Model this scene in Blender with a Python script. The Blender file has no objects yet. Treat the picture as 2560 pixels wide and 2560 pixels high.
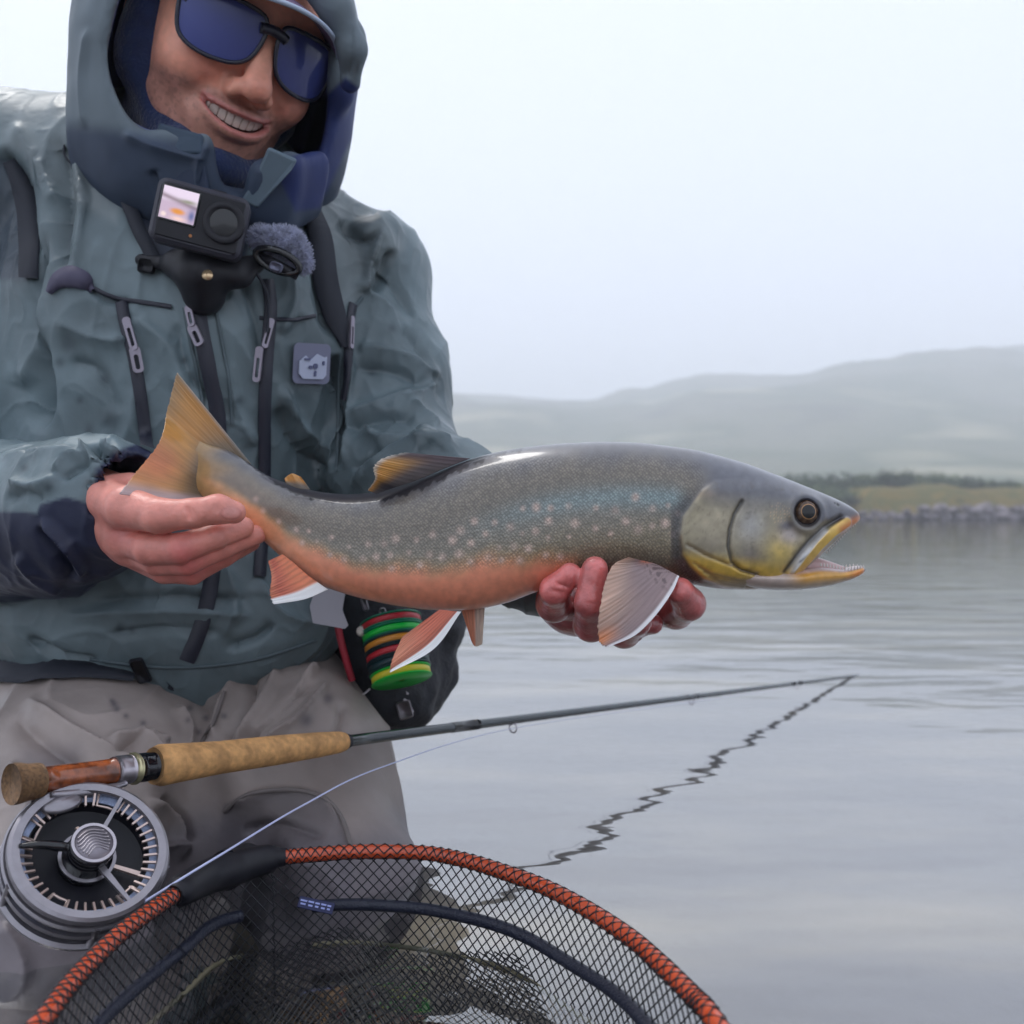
import bpy, math, random
import numpy as np
from mathutils import Vector, Matrix
from mathutils.bvhtree import BVHTree
random.seed(7); RNG = np.random.default_rng(7)

# ------------------------------------------------------------------ camera, sky, sun, exposure
F, H = 2560.0, 0.29            # focal length in photograph pixels, camera height above the water (m)
scene = bpy.context.scene
COL = scene.collection
cam_d = bpy.data.cameras.new('camera'); cam = bpy.data.objects.new('camera', cam_d); COL.objects.link(cam)
cam.location = (0, 0, H); cam.rotation_euler = (math.radians(90), 0, 0)
cam_d.sensor_width = 36; cam_d.lens = 36; cam_d.clip_start = 0.02; cam_d.clip_end = 5000
cam_d.dof.use_dof = True; cam_d.dof.focus_distance = 0.70; cam_d.dof.aperture_fstop = 8.5
scene.camera = cam

SUN_EL, SUN_AZ = math.radians(60), math.radians(-42)
world = bpy.data.worlds.new('World'); scene.world = world; world.use_nodes = True
wn, wl = world.node_tree.nodes, world.node_tree.links
wn.clear()
w_out = wn.new('ShaderNodeOutputWorld'); w_bg = wn.new('ShaderNodeBackground')
w_sky = wn.new('ShaderNodeTexSky'); w_sky.sky_type = 'NISHITA'; w_sky.sun_disc = False
w_sky.sun_elevation = SUN_EL; w_sky.sun_rotation = SUN_AZ; w_sky.dust_density = 6.0; w_sky.air_density = 1.0
w_mix = wn.new('ShaderNodeMix'); w_mix.data_type = 'RGBA'; w_mix.inputs['Factor'].default_value = 0.88
w_mix.inputs['B'].default_value = (7.7, 8.3, 9.5, 1)           # even overcast cloud layer
wl.new(w_sky.outputs[0], w_mix.inputs['A']); wl.new(w_mix.outputs['Result'], w_bg.inputs[0])
w_bg.inputs[1].default_value = 0.105
wl.new(w_bg.outputs[0], w_out.inputs[0])
sun_d = bpy.data.lights.new('sun', 'SUN'); sun = bpy.data.objects.new('sun', sun_d); COL.objects.link(sun)
sun_d.energy = 1.5; sun_d.angle = math.radians(24); sun_d.color = (1.0, 0.97, 0.93)
sd_ = Vector((math.sin(SUN_AZ) * math.cos(SUN_EL), math.cos(SUN_AZ) * math.cos(SUN_EL), math.sin(SUN_EL)))
sun.rotation_euler = sd_.to_track_quat('Z', 'Y').to_euler()
vs = scene.view_settings
vs.view_transform = 'Standard'; vs.look = 'None'; vs.exposure = 0.42; vs.gamma = 1.0; vs.use_curve_mapping = False
cy = scene.cycles
cy.use_denoising = True; cy.use_adaptive_sampling = True; cy.adaptive_threshold = 0.02; cy.max_bounces = 6; cy.transparent_max_bounces = 20; cy.caustics_reflective = False; cy.caustics_refractive = False
cy.volume_bounces = 3; cy.sample_clamp_indirect = 6.0

# ------------------------------------------------------------------ helpers: pixels, colours, meshes
def P(px, py, d):
    return Vector(((px - 1280) / F * d, d, H + (1280 - py) / F * d))
def PN(px, py, d):
    px, py, d = np.broadcast_arrays(np.asarray(px, float), np.asarray(py, float), np.asarray(d, float))
    return np.stack([(px - 1280) / F * d, d, H + (1280 - py) / F * d], -1)
def to_px(v):
    v = np.asarray(v); return 1280 + F * v[..., 0] / v[..., 1], 1280 - F * (v[..., 2] - H) / v[..., 1]
def lin(c):
    c = np.asarray(c, float) / 255.0
    return np.where(c <= 0.04045, c / 12.92, ((c + 0.055) / 1.055) ** 2.4)
def A(r, g, b, gain=1.0):
    return tuple(np.clip(lin((r, g, b)) * gain, 0, 0.95))
def sstep(a, b, x):
    t = np.clip((np.asarray(x, float) - a) / (b - a), 0, 1); return t * t * (3 - 2 * t)

def pin(o, parent):
    if parent is not None:
        o.parent = parent
        o.matrix_parent_inverse = parent_mat(parent).inverted()
def parent_mat(p):
    m = p.matrix_basis.copy()
    return m if p.parent is None else parent_mat(p.parent) @ p.matrix_parent_inverse @ m
def tag(o, label=None, category=None, group=None, kind=None):
    for k, v in (('label', label), ('category', category), ('group', group), ('kind', kind)):
        if v: o[k] = v
    return o
def thing(name, loc, label, category, group=None):
    o = bpy.data.objects.new(name, None); COL.objects.link(o); o.location = loc; o.empty_display_size = 0.02
    return tag(o, label, category, group)
def mk(name, verts, faces, mat, parent=None, col=None, smooth=True, uv=None, mats=None, fmat=None):
    me = bpy.data.meshes.new(name)
    V = np.asarray(verts, np.float32)
    if isinstance(faces, np.ndarray):
        n = faces.shape[1]; nf = len(faces)
        me.vertices.add(len(V)); me.vertices.foreach_set('co', V.ravel())
        me.loops.add(nf * n); me.loops.foreach_set('vertex_index', faces.astype(np.int32).ravel())
        me.polygons.add(nf); me.polygons.foreach_set('loop_start', np.arange(0, nf * n, n, dtype=np.int32))
        me.update(calc_edges=True); me.validate()
    else:
        me.from_pydata([tuple(map(float, v)) for v in V], [], [tuple(int(i) for i in f) for f in faces]); me.update()
    if smooth:
        me.polygons.foreach_set('use_smooth', np.ones(len(me.polygons), bool))
    if col is not None:
        c = np.asarray(col, np.float32)
        if c.shape[1] == 3: c = np.concatenate([c, np.ones((len(c), 1), np.float32)], 1)
        a = me.attributes.new('Col', 'FLOAT_COLOR', 'POINT'); a.data.foreach_set('color', c.ravel())
    if uv is not None:
        a = me.attributes.new('puv', 'FLOAT_VECTOR', 'POINT')
        u = np.concatenate([np.asarray(uv, np.float32), np.zeros((len(V), 3 - np.asarray(uv).shape[1]), np.float32)], 1)
        a.data.foreach_set('vector', u.ravel())
    for m in (mats or [mat]): me.materials.append(m)
    if fmat is not None: me.polygons.foreach_set('material_index', np.asarray(fmat, np.int32))
    o = bpy.data.objects.new(name, me); COL.objects.link(o); pin(o, parent)
    return o

class Geo:                                     # collects verts / faces (mixed polygons)
    def __init__(s): s.v = []; s.f = []; s.c = []
    def add(s, v, f, c=None):
        b = len(s.v); s.v += [tuple(map(float, p)) for p in v]; s.f += [tuple(int(i) + b for i in q) for q in f]
        if c is not None: s.c += [tuple(c)] * len(v)
    def build(s, name, mat, parent=None, smooth=True): return mk(name, np.array(s.v), s.f, mat, parent, np.array(s.c) if s.c else None, smooth)

def grid_faces(nu, nv, wrap_v=False, wrap_u=False):
    i, j = np.meshgrid(np.arange(nu if wrap_u else nu - 1), np.arange(nv if wrap_v else nv - 1), indexing='ij')
    i, j = i.ravel(), j.ravel(); i2, j2 = (i + 1) % nu, (j + 1) % nv
    return np.stack([i * nv + j, i2 * nv + j, i2 * nv + j2, i * nv + j2], 1)
def frames(pts, closed=False):
    pts = np.asarray(pts, float)
    t = (np.roll(pts, -1, 0) - np.roll(pts, 1, 0)) if closed else np.gradient(pts, axis=0)
    t /= np.linalg.norm(t, axis=1, keepdims=True) + 1e-12
    a = np.array([0, 0, 1.0]) if abs(t[0][2]) < 0.9 else np.array([1.0, 0, 0])
    n = np.cross(t[0], a); n /= np.linalg.norm(n); N = [n]
    for i in range(1, len(pts)):
        n = N[-1] - t[i] * np.dot(N[-1], t[i]); n /= np.linalg.norm(n) + 1e-12; N.append(n)
    N = np.array(N); return t, N, np.cross(t, N)
def tube(pts, r, n=10, closed=False, caps=True):
    pts = np.asarray(pts, float); m = len(pts); r = np.broadcast_to(np.asarray(r, float), (m,))
    t, N, B = frames(pts, closed)
    a = np.linspace(0, 2 * np.pi, n, endpoint=False)
    V = pts[:, None] + r[:, None, None] * (np.cos(a)[None, :, None] * N[:, None] + np.sin(a)[None, :, None] * B[:, None])
    f = [tuple(q) for q in grid_faces(m, n, True, closed)]
    if caps and not closed:
        f.append(tuple(range(n))[::-1]); f.append(tuple((m - 1) * n + k for k in range(n)))
    return V.reshape(-1, 3), f
def spline(pts, n):                             # Catmull-Rom through pts, any dimension
    p = np.asarray(pts, float); m = len(p)
    q = np.vstack([2 * p[0] - p[1], p, 2 * p[-1] - p[-2]])
    s = np.linspace(0, m - 1, n); i = np.minimum(s.astype(int), m - 2); t = (s - i)[:, None]
    a, b, c, d = q[i], q[i + 1], q[i + 2], q[i + 3]
    return 0.5 * (2 * b + (c - a) * t + (2 * a - 5 * b + 4 * c - d) * t ** 2 + (3 * b - a - 3 * c + d) * t ** 3)
def lathe(prof, n=32):                          # profile (r, z) -> verts, faces
    prof = np.asarray(prof, float); a = np.linspace(0, 2 * np.pi, n, endpoint=False)
    V = np.stack([prof[:, 0:1] * np.cos(a), prof[:, 0:1] * np.sin(a), np.repeat(prof[:, 1:2], n, 1)], -1).reshape(-1, 3)
    return V, [tuple(q) for q in grid_faces(len(prof), n, True)]
def box(cx, cy, cz, sx, sy, sz, bev=0.0):
    if bev <= 0:
        v = [(cx + x * sx / 2, cy + y * sy / 2, cz + z * sz / 2) for x in (-1, 1) for y in (-1, 1) for z in (-1, 1)]
        return np.array(v), [(0, 1, 3, 2), (4, 6, 7, 5), (0, 4, 5, 1), (2, 3, 7, 6), (0, 2, 6, 4), (1, 5, 7, 3)]
    out = rbox_outline(sx, sy, bev * 2.5, 5); n = len(out); b = bev
    V = []; zs = [(-sz / 2, b), (-sz / 2 + b, 0), (sz / 2 - b, 0), (sz / 2, b)]
    for z, ins in zs:
        k = np.array([(sx / 2 - ins) / (sx / 2), (sy / 2 - ins) / (sy / 2)]); V += [(cx + p[0] * k[0], cy + p[1] * k[1], cz + z) for p in out]
    f = [tuple(q) for q in grid_faces(4, n, True)] + [tuple(range(n))[::-1], tuple(3 * n + k for k in range(n))]
    return np.array(V), f
def rbox_outline(sx, sy, r, k=5):
    r = min(r, sx / 2 * 0.99, sy / 2 * 0.99); o = []
    for cx, cy, a0 in ((sx / 2 - r, sy / 2 - r, 0), (-sx / 2 + r, sy / 2 - r, 90), (-sx / 2 + r, -sy / 2 + r, 180), (sx / 2 - r, -sy / 2 + r, 270)):
        for q in range(k + 1):
            a = math.radians(a0 + 90 * q / k); o.append((cx + r * math.cos(a), cy + r * math.sin(a)))
    return np.array(o)
def xf(V, M):
    V = np.asarray(V, float); M = np.array(M); return V @ M[:3, :3].T + M[:3, 3]
def frame_mat(o, x, z):                         # matrix with local x ~ x and local z = z
    z = Vector(z).normalized(); y = z.cross(Vector(x)).normalized(); x = y.cross(z)
    M = Matrix((x, y, z)).transposed().to_4x4(); M.translation = Vector(o); return M
def poly_dist(px, py, pts):                     # distance (px) to a polyline and side (+ = left of travel in image)
    px, py = np.asarray(px, float), np.asarray(py, float); best = np.full(px.shape, 1e9); side = np.zeros(px.shape); par = np.zeros(px.shape)
    p = np.asarray(pts, float); n = len(p) - 1
    for k in range(n):
        a, b = p[k], p[k + 1]; ab = b - a; L = ab @ ab + 1e-9
        t = np.clip(((px - a[0]) * ab[0] + (py - a[1]) * ab[1]) / L, 0, 1)
        dx, dy = px - a[0] - t * ab[0], py - a[1] - t * ab[1]; d = np.hypot(dx, dy); m = d < best
        best = np.where(m, d, best); side = np.where(m, np.sign(ab[0] * dy - ab[1] * dx), side); par = np.where(m, (k + t) / n, par)
    return best, side, par
def in_poly(px, py, pts):
    c = np.zeros(np.shape(px), bool); n = len(pts)
    for i in range(n):
        x1, y1 = pts[i]; x2, y2 = pts[(i + 1) % n]
        if y1 == y2: continue
        c ^= ((y1 > py) != (y2 > py)) & (px < (x2 - x1) * (py - y1) / (y2 - y1) + x1)
    return c
def soft_poly(px, py, pts, w):                  # 1 inside, 0 outside, blended over +-w pixels
    d, _, _ = poly_dist(px, py, list(pts) + [pts[0]]); s = np.where(in_poly(px, py, pts), d, -d)
    return sstep(-w, w, s)

_perm = np.random.default_rng(3).integers(0, 2 ** 31, 4096)
def vnoise(p, seed=0):                          # value noise, p (n,3)
    p = np.asarray(p, float); i = np.floor(p).astype(np.int64); f = p - i; f = f * f * (3 - 2 * f); out = np.zeros(len(p))
    for dx in (0, 1):
        for dy in (0, 1):
            for dz in (0, 1):
                h = _perm[(_perm[(_perm[(i[:, 0] + dx + seed * 17) & 4095] + i[:, 1] + dy) & 4095] + i[:, 2] + dz) & 4095] / 2 ** 31
                w = (f[:, 0] if dx else 1 - f[:, 0]) * (f[:, 1] if dy else 1 - f[:, 1]) * (f[:, 2] if dz else 1 - f[:, 2]); out += h * w
    return out * 2 - 1
def fbm(p, oct=3, seed=0):
    p = np.asarray(p, float); o = 0; a = 1.0
    for k in range(oct): o = o + a * vnoise(p, seed + k); p = p * 2.03 + 5.1; a *= 0.5
    return o

# ------------------------------------------------------------------ signed-distance modelling (smooth unions, then one surface)
class Field:
    def __init__(s, lo, hi, vox):
        s.lo = np.array(lo, float); s.vox = vox; s.n = np.ceil((np.array(hi) - s.lo) / vox).astype(int) + 1
        s.d = np.full(s.n, 1.0, np.float32); s.ax = [s.lo[k] + np.arange(s.n[k]) * vox for k in range(3)]
    def _reg(s, lo, hi):
        a = np.maximum(np.floor((lo - s.lo) / s.vox).astype(int), 0); b = np.minimum(np.ceil((hi - s.lo) / s.vox).astype(int) + 1, s.n)
        if np.any(b <= a): return None
        sl = tuple(slice(a[k], b[k]) for k in range(3))
        g = [s.ax[k][sl[k]].astype(np.float32) for k in range(3)]
        return sl, g[0][:, None, None], g[1][None, :, None], g[2][None, None, :]
    def _mix(s, sl, d, k, sub):
        o = s.d[sl]
        if sub:
            d = -d
            if k > 0: h = np.maximum(k - np.abs(o - d), 0) / k; s.d[sl] = np.maximum(o, d) + h * h * k / 4
            else: s.d[sl] = np.maximum(o, d)
        else:
            if k > 0: h = np.maximum(k - np.abs(o - d), 0) / k; s.d[sl] = np.minimum(o, d) - h * h * k / 4
            else: s.d[sl] = np.minimum(o, d)
    def cap(s, a, b, ra, rb, k=0.01, sub=False):
        a, b = np.array(a, float), np.array(b, float); r = max(ra, rb) + k + 3 * s.vox
        R = s._reg(np.minimum(a, b) - r, np.maximum(a, b) + r)
        if R is None: return s
        sl, X, Y, Z = R; ab = b - a; L = ab @ ab + 1e-12
        t = np.clip(((X - a[0]) * ab[0] + (Y - a[1]) * ab[1] + (Z - a[2]) * ab[2]) / L, 0, 1)
        d = np.sqrt((X - a[0] - t * ab[0]) ** 2 + (Y - a[1] - t * ab[1]) ** 2 + (Z - a[2] - t * ab[2]) ** 2) - (ra + (rb - ra) * t)
        s._mix(sl, d.astype(np.float32), k, sub); return s
    def chain(s, pts, rs, k=0.01, sub=False):
        for i in range(len(pts) - 1): s.cap(pts[i], pts[i + 1], rs[i], rs[i + 1], k, sub)
        return s
    def ell(s, c, r, rot=None, k=0.01, sub=False):
        c, r = np.array(c, float), np.array(r, float); m = r.max() + k + 3 * s.vox
        R = s._reg(c - m, c + m)
        if R is None: return s
        sl, X, Y, Z = R; x, y, z = X - c[0], Y - c[1], Z - c[2]
        if rot is not None:
            M = np.array(rot.to_3x3() if hasattr(rot, 'to_3x3') else rot).T
            x, y, z = (M[i, 0] * x + M[i, 1] * y + M[i, 2] * z for i in range(3))
        k0 = np.sqrt((x / r[0]) ** 2 + (y / r[1]) ** 2 + (z / r[2]) ** 2) + 1e-6
        k1 = np.sqrt((x / r[0] ** 2) ** 2 + (y / r[1] ** 2) ** 2 + (z / r[2] ** 2) ** 2) + 1e-6
        s._mix(sl, (k0 * (k0 - 1) / k1).astype(np.float32), k, sub); return s
    def mesh(s, smooth=1):
        d = s.d; neg = d < 0; n = np.array(d.shape)
        c = [neg[i:n[0] - 1 + i, j:n[1] - 1 + j, k:n[2] - 1 + k] for i in (0, 1) for j in (0, 1) for k in (0, 1)]
        cnt = sum(x.astype(np.int8) for x in c); act = np.argwhere((cnt > 0) & (cnt < 8)); del c
        idx = np.full(n - 1, -1, np.int32); idx[tuple(act.T)] = np.arange(len(act))
        acc = np.zeros((len(act), 3)); num = np.zeros(len(act))
        cor = [(i, j, k) for i in (0, 1) for j in (0, 1) for k in (0, 1)]
        val = np.stack([d[act[:, 0] + i, act[:, 1] + j, act[:, 2] + k] for i, j, k in cor], 1).astype(float)
        for a in range(8):
            for ax, bit in ((0, 4), (1, 2), (2, 1)):
                if a & bit: continue
                b = a | bit; va, vb = val[:, a], val[:, b]; m = (va < 0) != (vb < 0)
                t = np.where(m, va / np.where(m, va - vb, 1), 0)
                q = np.array(cor[a], float)[None] + np.zeros((len(act), 3)); q[:, ax] += t
                acc += q * m[:, None]; num += m
        V = s.lo + (act + acc / num[:, None]) * s.vox
        Fq = []
        for ax in range(3):
            o1, o2 = [(1, 2), (2, 0), (0, 1)][ax]
            sl0 = [slice(None)] * 3; sl1 = [slice(None)] * 3; sl0[ax] = slice(0, n[ax] - 1); sl1[ax] = slice(1, n[ax])
            e = np.argwhere(neg[tuple(sl0)] != neg[tuple(sl1)])
            e = e[(e[:, o1] > 0) & (e[:, o2] > 0) & (e[:, o1] < n[o1] - 1) & (e[:, o2] < n[o2] - 1)]
            def cell(da, db):
                q = e.copy(); q[:, o1] -= da; q[:, o2] -= db; return idx[tuple(q.T)]
            quad = np.stack([cell(1, 1), cell(0, 1), cell(0, 0), cell(1, 0)], 1)
            fl = ~neg[tuple(e.T)]; quad[fl] = quad[fl][:, ::-1]; Fq.append(quad)
        Fq = np.concatenate(Fq)
        for _ in range(smooth): V = laplace(V, Fq, 0.5)
        return V, Fq
def laplace(V, Fq, w=0.5):
    acc = np.zeros_like(V); cnt = np.zeros(len(V))
    for k in range(4):
        a, b = Fq[:, k], Fq[:, (k + 1) % 4]
        for q in range(3): acc[:, q] += np.bincount(a, V[b, q], len(V)) + np.bincount(b, V[a, q], len(V))
        cnt += np.bincount(a, minlength=len(V)) + np.bincount(b, minlength=len(V))
    return V * (1 - w) + w * acc / np.maximum(cnt, 1)[:, None]
def subdiv(V, Fq):                              # every quad into four, then relaxed
    n = len(V); E = np.sort(np.stack([Fq, np.roll(Fq, -1, 1)], 2).reshape(-1, 2), 1); key = E[:, 0].astype(np.int64) * n + E[:, 1]
    uk, inv = np.unique(key, return_inverse=True); em = 0.5 * (V[uk // n] + V[uk % n]); fc = V[Fq].mean(1)
    e = inv.reshape(-1, 4) + n; c = np.arange(len(Fq)) + n + len(uk)
    NF = np.concatenate([np.stack([Fq[:, k], e[:, k], c, e[:, (k + 3) % 4]], 1) for k in range(4)])
    return laplace(np.concatenate([V, em, fc]), NF, 0.5), NF
def vnormals(V, Fq):
    n = np.cross(V[Fq[:, 2]] - V[Fq[:, 0]], V[Fq[:, 3]] - V[Fq[:, 1]]); N = np.zeros_like(V)
    for k in range(4):
        for q in range(3): N[:, q] += np.bincount(Fq[:, k], n[:, q], len(V))
    return N / (np.linalg.norm(N, axis=1, keepdims=True) + 1e-12)
def folds(V, Fq, lst, front_only=True):
    """cloth folds: each (pixel polyline, half width px, height m); ridges if height > 0, creases if < 0, fading at the ends"""
    N = vnormals(V, Fq); px, py = to_px(V); disp = np.zeros(len(V))
    for pts, w, h in lst:
        pts = spline(pts, max(12, 5 * len(pts))) if len(pts) > 2 else np.asarray(pts, float)
        lo, hi = pts.min(0) - 3 * w, pts.max(0) + 3 * w
        m = (px > lo[0]) & (px < hi[0]) & (py > lo[1]) & (py < hi[1])
        if not m.any(): continue
        d, s, par = poly_dist(px[m], py[m], pts)
        skew = np.where(s > 0, d / (w * 1.35), d / (w * 0.75))           # steeper on one side, as real folds are
        disp[m] += h * (0.45 * np.exp(-skew ** 2) + 0.65 * np.exp(-1.9 * skew)) * sstep(0, 0.16, par) * sstep(1, 0.84, par) if len(pts) > 1 else 0
    if front_only:
        view = V - np.array([0, 0, H]); view /= np.linalg.norm(view, axis=1, keepdims=True)
        disp *= sstep(0.0, 0.25, -(N * view).sum(1))
    return V + N * disp[:, None]
def bvh_of(V, Fq): return BVHTree.FromPolygons([Vector(v) for v in V], [tuple(map(int, f)) for f in Fq])
CAM = Vector((0, 0, H))
def cast(bvh, px, py, lift=0.0):
    d = (P(px, py, 1.0) - CAM).normalized(); h = bvh.ray_cast(CAM, d)
    if h[0] is None: return None, None
    n = h[1] if h[1].dot(d) < 0 else -h[1]
    return h[0] + n * lift, n
def ribbon(bvh, pts, wid, thick=0.0015, lift=0.0015, n=24, dflt=0.93):
    """a strip of cloth or webbing laid on a surface along a pixel polyline; wid in metres (scalar or list)"""
    c = spline(pts, n); w = np.interp(np.linspace(0, 1, n), np.linspace(0, 1, np.size(wid)), np.atleast_1d(wid))
    Q, NN = [], []
    for x, y in c:
        q, nn = cast(bvh, x, y, lift)
        if q is None:
            q, nn = (Q[-1], NN[-1]) if Q else (P(x, y, dflt), Vector((0, -1, 0)))
        Q.append(q); NN.append(nn)
    Q = np.array(Q); NN = np.array(NN)
    for _ in range(2):
        Q[1:-1] = 0.5 * Q[1:-1] + 0.25 * (Q[:-2] + Q[2:]); NN[1:-1] = NN[1:-1] + 0.5 * (NN[:-2] + NN[2:])
    NN /= np.linalg.norm(NN, axis=1, keepdims=True)
    t = np.gradient(Q, axis=0); t /= np.linalg.norm(t, axis=1, keepdims=True) + 1e-9
    S = np.cross(t, NN); S /= np.linalg.norm(S, axis=1, keepdims=True) + 1e-9
    rows = np.stack([Q - S * w[:, None] / 2, Q - S * w[:, None] * 0.46 + NN * thick, Q + S * w[:, None] * 0.46 + NN * thick, Q + S * w[:, None] / 2], 1)
    return rows.reshape(-1, 3), grid_faces(n, 4), Q, NN, t, S
# ------------------------------------------------------------------ materials
def nodes(m):
    m.use_nodes = True; t = m.node_tree; return t.nodes, t.links, t.nodes['Principled BSDF']
def mat(name, color=(0.5, 0.5, 0.5), rough=0.6, metal=0.0, spec=0.5, coat=0.0, attr=False, var=0.0, vscale=30.0, bump=0.0, bscale=200.0, bdet=3.0,
        sheen=0.0, sss=0.0, stains=0.0, rvar=0.0, alpha=1.0, trans=0.0, bdist=0.002, emit=None, bump2=0.0, b2scale=20.0, sss_r=(0.012, 0.005, 0.003)):
    m = bpy.data.materials.new(name); n, l, b = nodes(m)
    b.inputs['Base Color'].default_value = (*color[:3], 1); b.inputs['Roughness'].default_value = rough; b.inputs['Metallic'].default_value = metal
    b.inputs['Specular IOR Level'].default_value = spec; b.inputs['Coat Weight'].default_value = coat; b.inputs['Coat Roughness'].default_value = 0.12
    b.inputs['Sheen Weight'].default_value = sheen; b.inputs['Alpha'].default_value = alpha; b.inputs['Transmission Weight'].default_value = trans
    if sss > 0:
        b.inputs['Subsurface Weight'].default_value = sss; b.inputs['Subsurface Radius'].default_value = sss_r; b.inputs['Subsurface Scale'].default_value = 1.0
    if emit: b.inputs['Emission Color'].default_value = (*emit[0], 1); b.inputs['Emission Strength'].default_value = emit[1]
    tc = n.new('ShaderNodeTexCoord'); src = None
    if attr:
        a = n.new('ShaderNodeAttribute'); a.attribute_name = 'Col'; src = a.outputs['Color']
    if var > 0 or stains > 0:
        if src is None:
            c = n.new('ShaderNodeRGB'); c.outputs[0].default_value = (*color[:3], 1); src = c.outputs[0]
        def mul(scale, lo, hi, a0, a1, det=4.0):
            nonlocal src
            t = n.new('ShaderNodeTexNoise'); t.inputs['Scale'].default_value = scale; t.inputs['Detail'].default_value = det; l.new(tc.outputs['Object'], t.inputs['Vector'])
            r = n.new('ShaderNodeMapRange'); r.inputs[1].default_value = lo; r.inputs[2].default_value = hi; r.inputs[3].default_value = a0; r.inputs[4].default_value = a1
            l.new(t.outputs['Fac'], r.inputs[0])
            x = n.new('ShaderNodeMix'); x.data_type = 'RGBA'; x.blend_type = 'MULTIPLY'; x.inputs['Factor'].default_value = 1
            l.new(src, x.inputs['A']); l.new(r.outputs[0], x.inputs['B']); src = x.outputs['Result']
        if var > 0: mul(vscale, 0.3, 0.7, 1 - var, 1 + var)
        if stains > 0: mul(vscale * 0.35, 0.42, 0.62, 1.0, 1 - stains, 6.0)
    if src is not None: l.new(src, b.inputs['Base Color'])
    if rvar > 0:
        t = n.new('ShaderNodeTexNoise'); t.inputs['Scale'].default_value = vscale * 0.8; l.new(tc.outputs['Object'], t.inputs['Vector'])
        r = n.new('ShaderNodeMapRange'); r.inputs[1].default_value = 0.35; r.inputs[2].default_value = 0.65; r.inputs[3].default_value = rough - rvar; r.inputs[4].default_value = rough + rvar
        l.new(t.outputs['Fac'], r.inputs[0]); l.new(r.outputs[0], b.inputs['Roughness'])
    nrm = None
    for st, sc, det, dist in ((bump2, b2scale, 3.0, 0.01), (bump, bscale, bdet, bdist)):
        if st > 0:
            t = n.new('ShaderNodeTexNoise'); t.inputs['Scale'].default_value = sc; t.inputs['Detail'].default_value = det; l.new(tc.outputs['Object'], t.inputs['Vector'])
            u = n.new('ShaderNodeBump'); u.inputs['Strength'].default_value = st; u.inputs['Distance'].default_value = dist; l.new(t.outputs['Fac'], u.inputs['Height'])
            if nrm: l.new(nrm, u.inputs['Normal'])
            nrm = u.outputs['Normal']
    if nrm: l.new(nrm, b.inputs['Normal'])
    return m
M = {}
M['jacket'] = mat('jacket_shell', rough=0.45, spec=0.35, attr=True, var=0.10, vscale=26, bump=0.10, bscale=900, bdist=0.0006, stains=0.30, rvar=0.12, bump2=0.10, b2scale=60)
M['hoodin'] = mat('hood_shell', rough=0.6, spec=0.3, attr=True, var=0.10, vscale=30, bump=0.1, bscale=700, bdist=0.0006)
M['wader'] = mat('wader_cloth', rough=0.50, spec=0.35, attr=True, var=0.10, vscale=22, bump=0.12, bscale=1100, bdist=0.0005, stains=0.34, rvar=0.1, bump2=0.12, b2scale=55)
M['zip'] = mat('zip_tape', A(32, 34, 48), 0.5, bump=0.4, bscale=900, bdist=0.0006)
M['zipmetal'] = mat('zip_puller', A(135, 128, 140), 0.35, metal=0.4, var=0.1)
M['web'] = mat('webbing', A(26, 30, 42), 0.7, bump=0.4, bscale=1200, bdist=0.0005)
M['webred'] = mat('red_webbing', A(170, 45, 62), 0.6, bump=0.3, bscale=900, bdist=0.0004)
M['greytab'] = mat('grey_tab', A(165, 163, 172), 0.6, bump=0.2, bscale=700, bdist=0.0004)
M['skin'] = mat('skin', rough=0.40, spec=0.45, attr=True, var=0.12, vscale=90, bump=0.45, bscale=380, bdist=0.0008, sss=0.15, coat=0.0)
M['wetskin'] = mat('wet_skin', rough=0.30, spec=0.5, attr=True, var=0.22, vscale=110, bump=0.55, bscale=300, bdist=0.0010, sss=0.12, coat=0.55)
M['tooth'] = mat('tooth', A(225, 215, 205), 0.3)
M['fleece'] = mat('fleece', A(28, 44, 84), 0.95, sheen=0.4, bump=0.8, bscale=320, bdist=0.002, var=0.25, vscale=60)
M['capcloth'] = mat('cap_cloth', A(104, 84, 112), 0.85, bump=0.2, bscale=800, bdist=0.0005)
M['capedge'] = mat('cap_edge', A(176, 190, 212), 0.6)
M['lens'] = mat('sunglass_lens', A(70, 80, 146), 0.18, spec=0.5)
M['frame'] = mat('sunglass_frame', A(26, 28, 48), 0.3)
M['blackp'] = mat('black_plastic', A(22, 22, 30), 0.5, spec=0.35, var=0.12, vscale=120, bump=0.08, bscale=900, bdist=0.0004)
M['blackg'] = mat('black_gloss', A(12, 13, 20), 0.12, spec=0.6)
M['fur'] = mat('grey_fur', A(178, 182, 206), 0.95, sheen=0.3, var=0.3, vscale=150)
M['cork'] = mat('cork', A(214, 162, 104), 0.75, var=0.20, vscale=190, bump=0.35, bscale=420, bdist=0.0006, stains=0.3)
M['corkdark'] = mat('composite_cork', A(108, 80, 52), 0.75, var=0.45, vscale=420, bump=0.3, bscale=500, bdist=0.0006)
M['burl'] = mat('burl_wood', A(150, 78, 40), 0.2, var=0.6, vscale=150, coat=0.7, stains=0.5)
M['blank'] = mat('rod_blank', A(20, 34, 40), 0.25, coat=0.5)
M['steel'] = mat('brushed_nickel', A(178, 172, 178), 0.3, metal=0.9, var=0.08, vscale=200)
M['gun'] = mat('reel_grey', A(146, 142, 148), 0.34, metal=0.75, var=0.08, vscale=150, bump=0.05, bscale=900, bdist=0.0003)
M['rose'] = mat('reel_machined', A(196, 176, 168), 0.32, metal=0.7)
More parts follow.
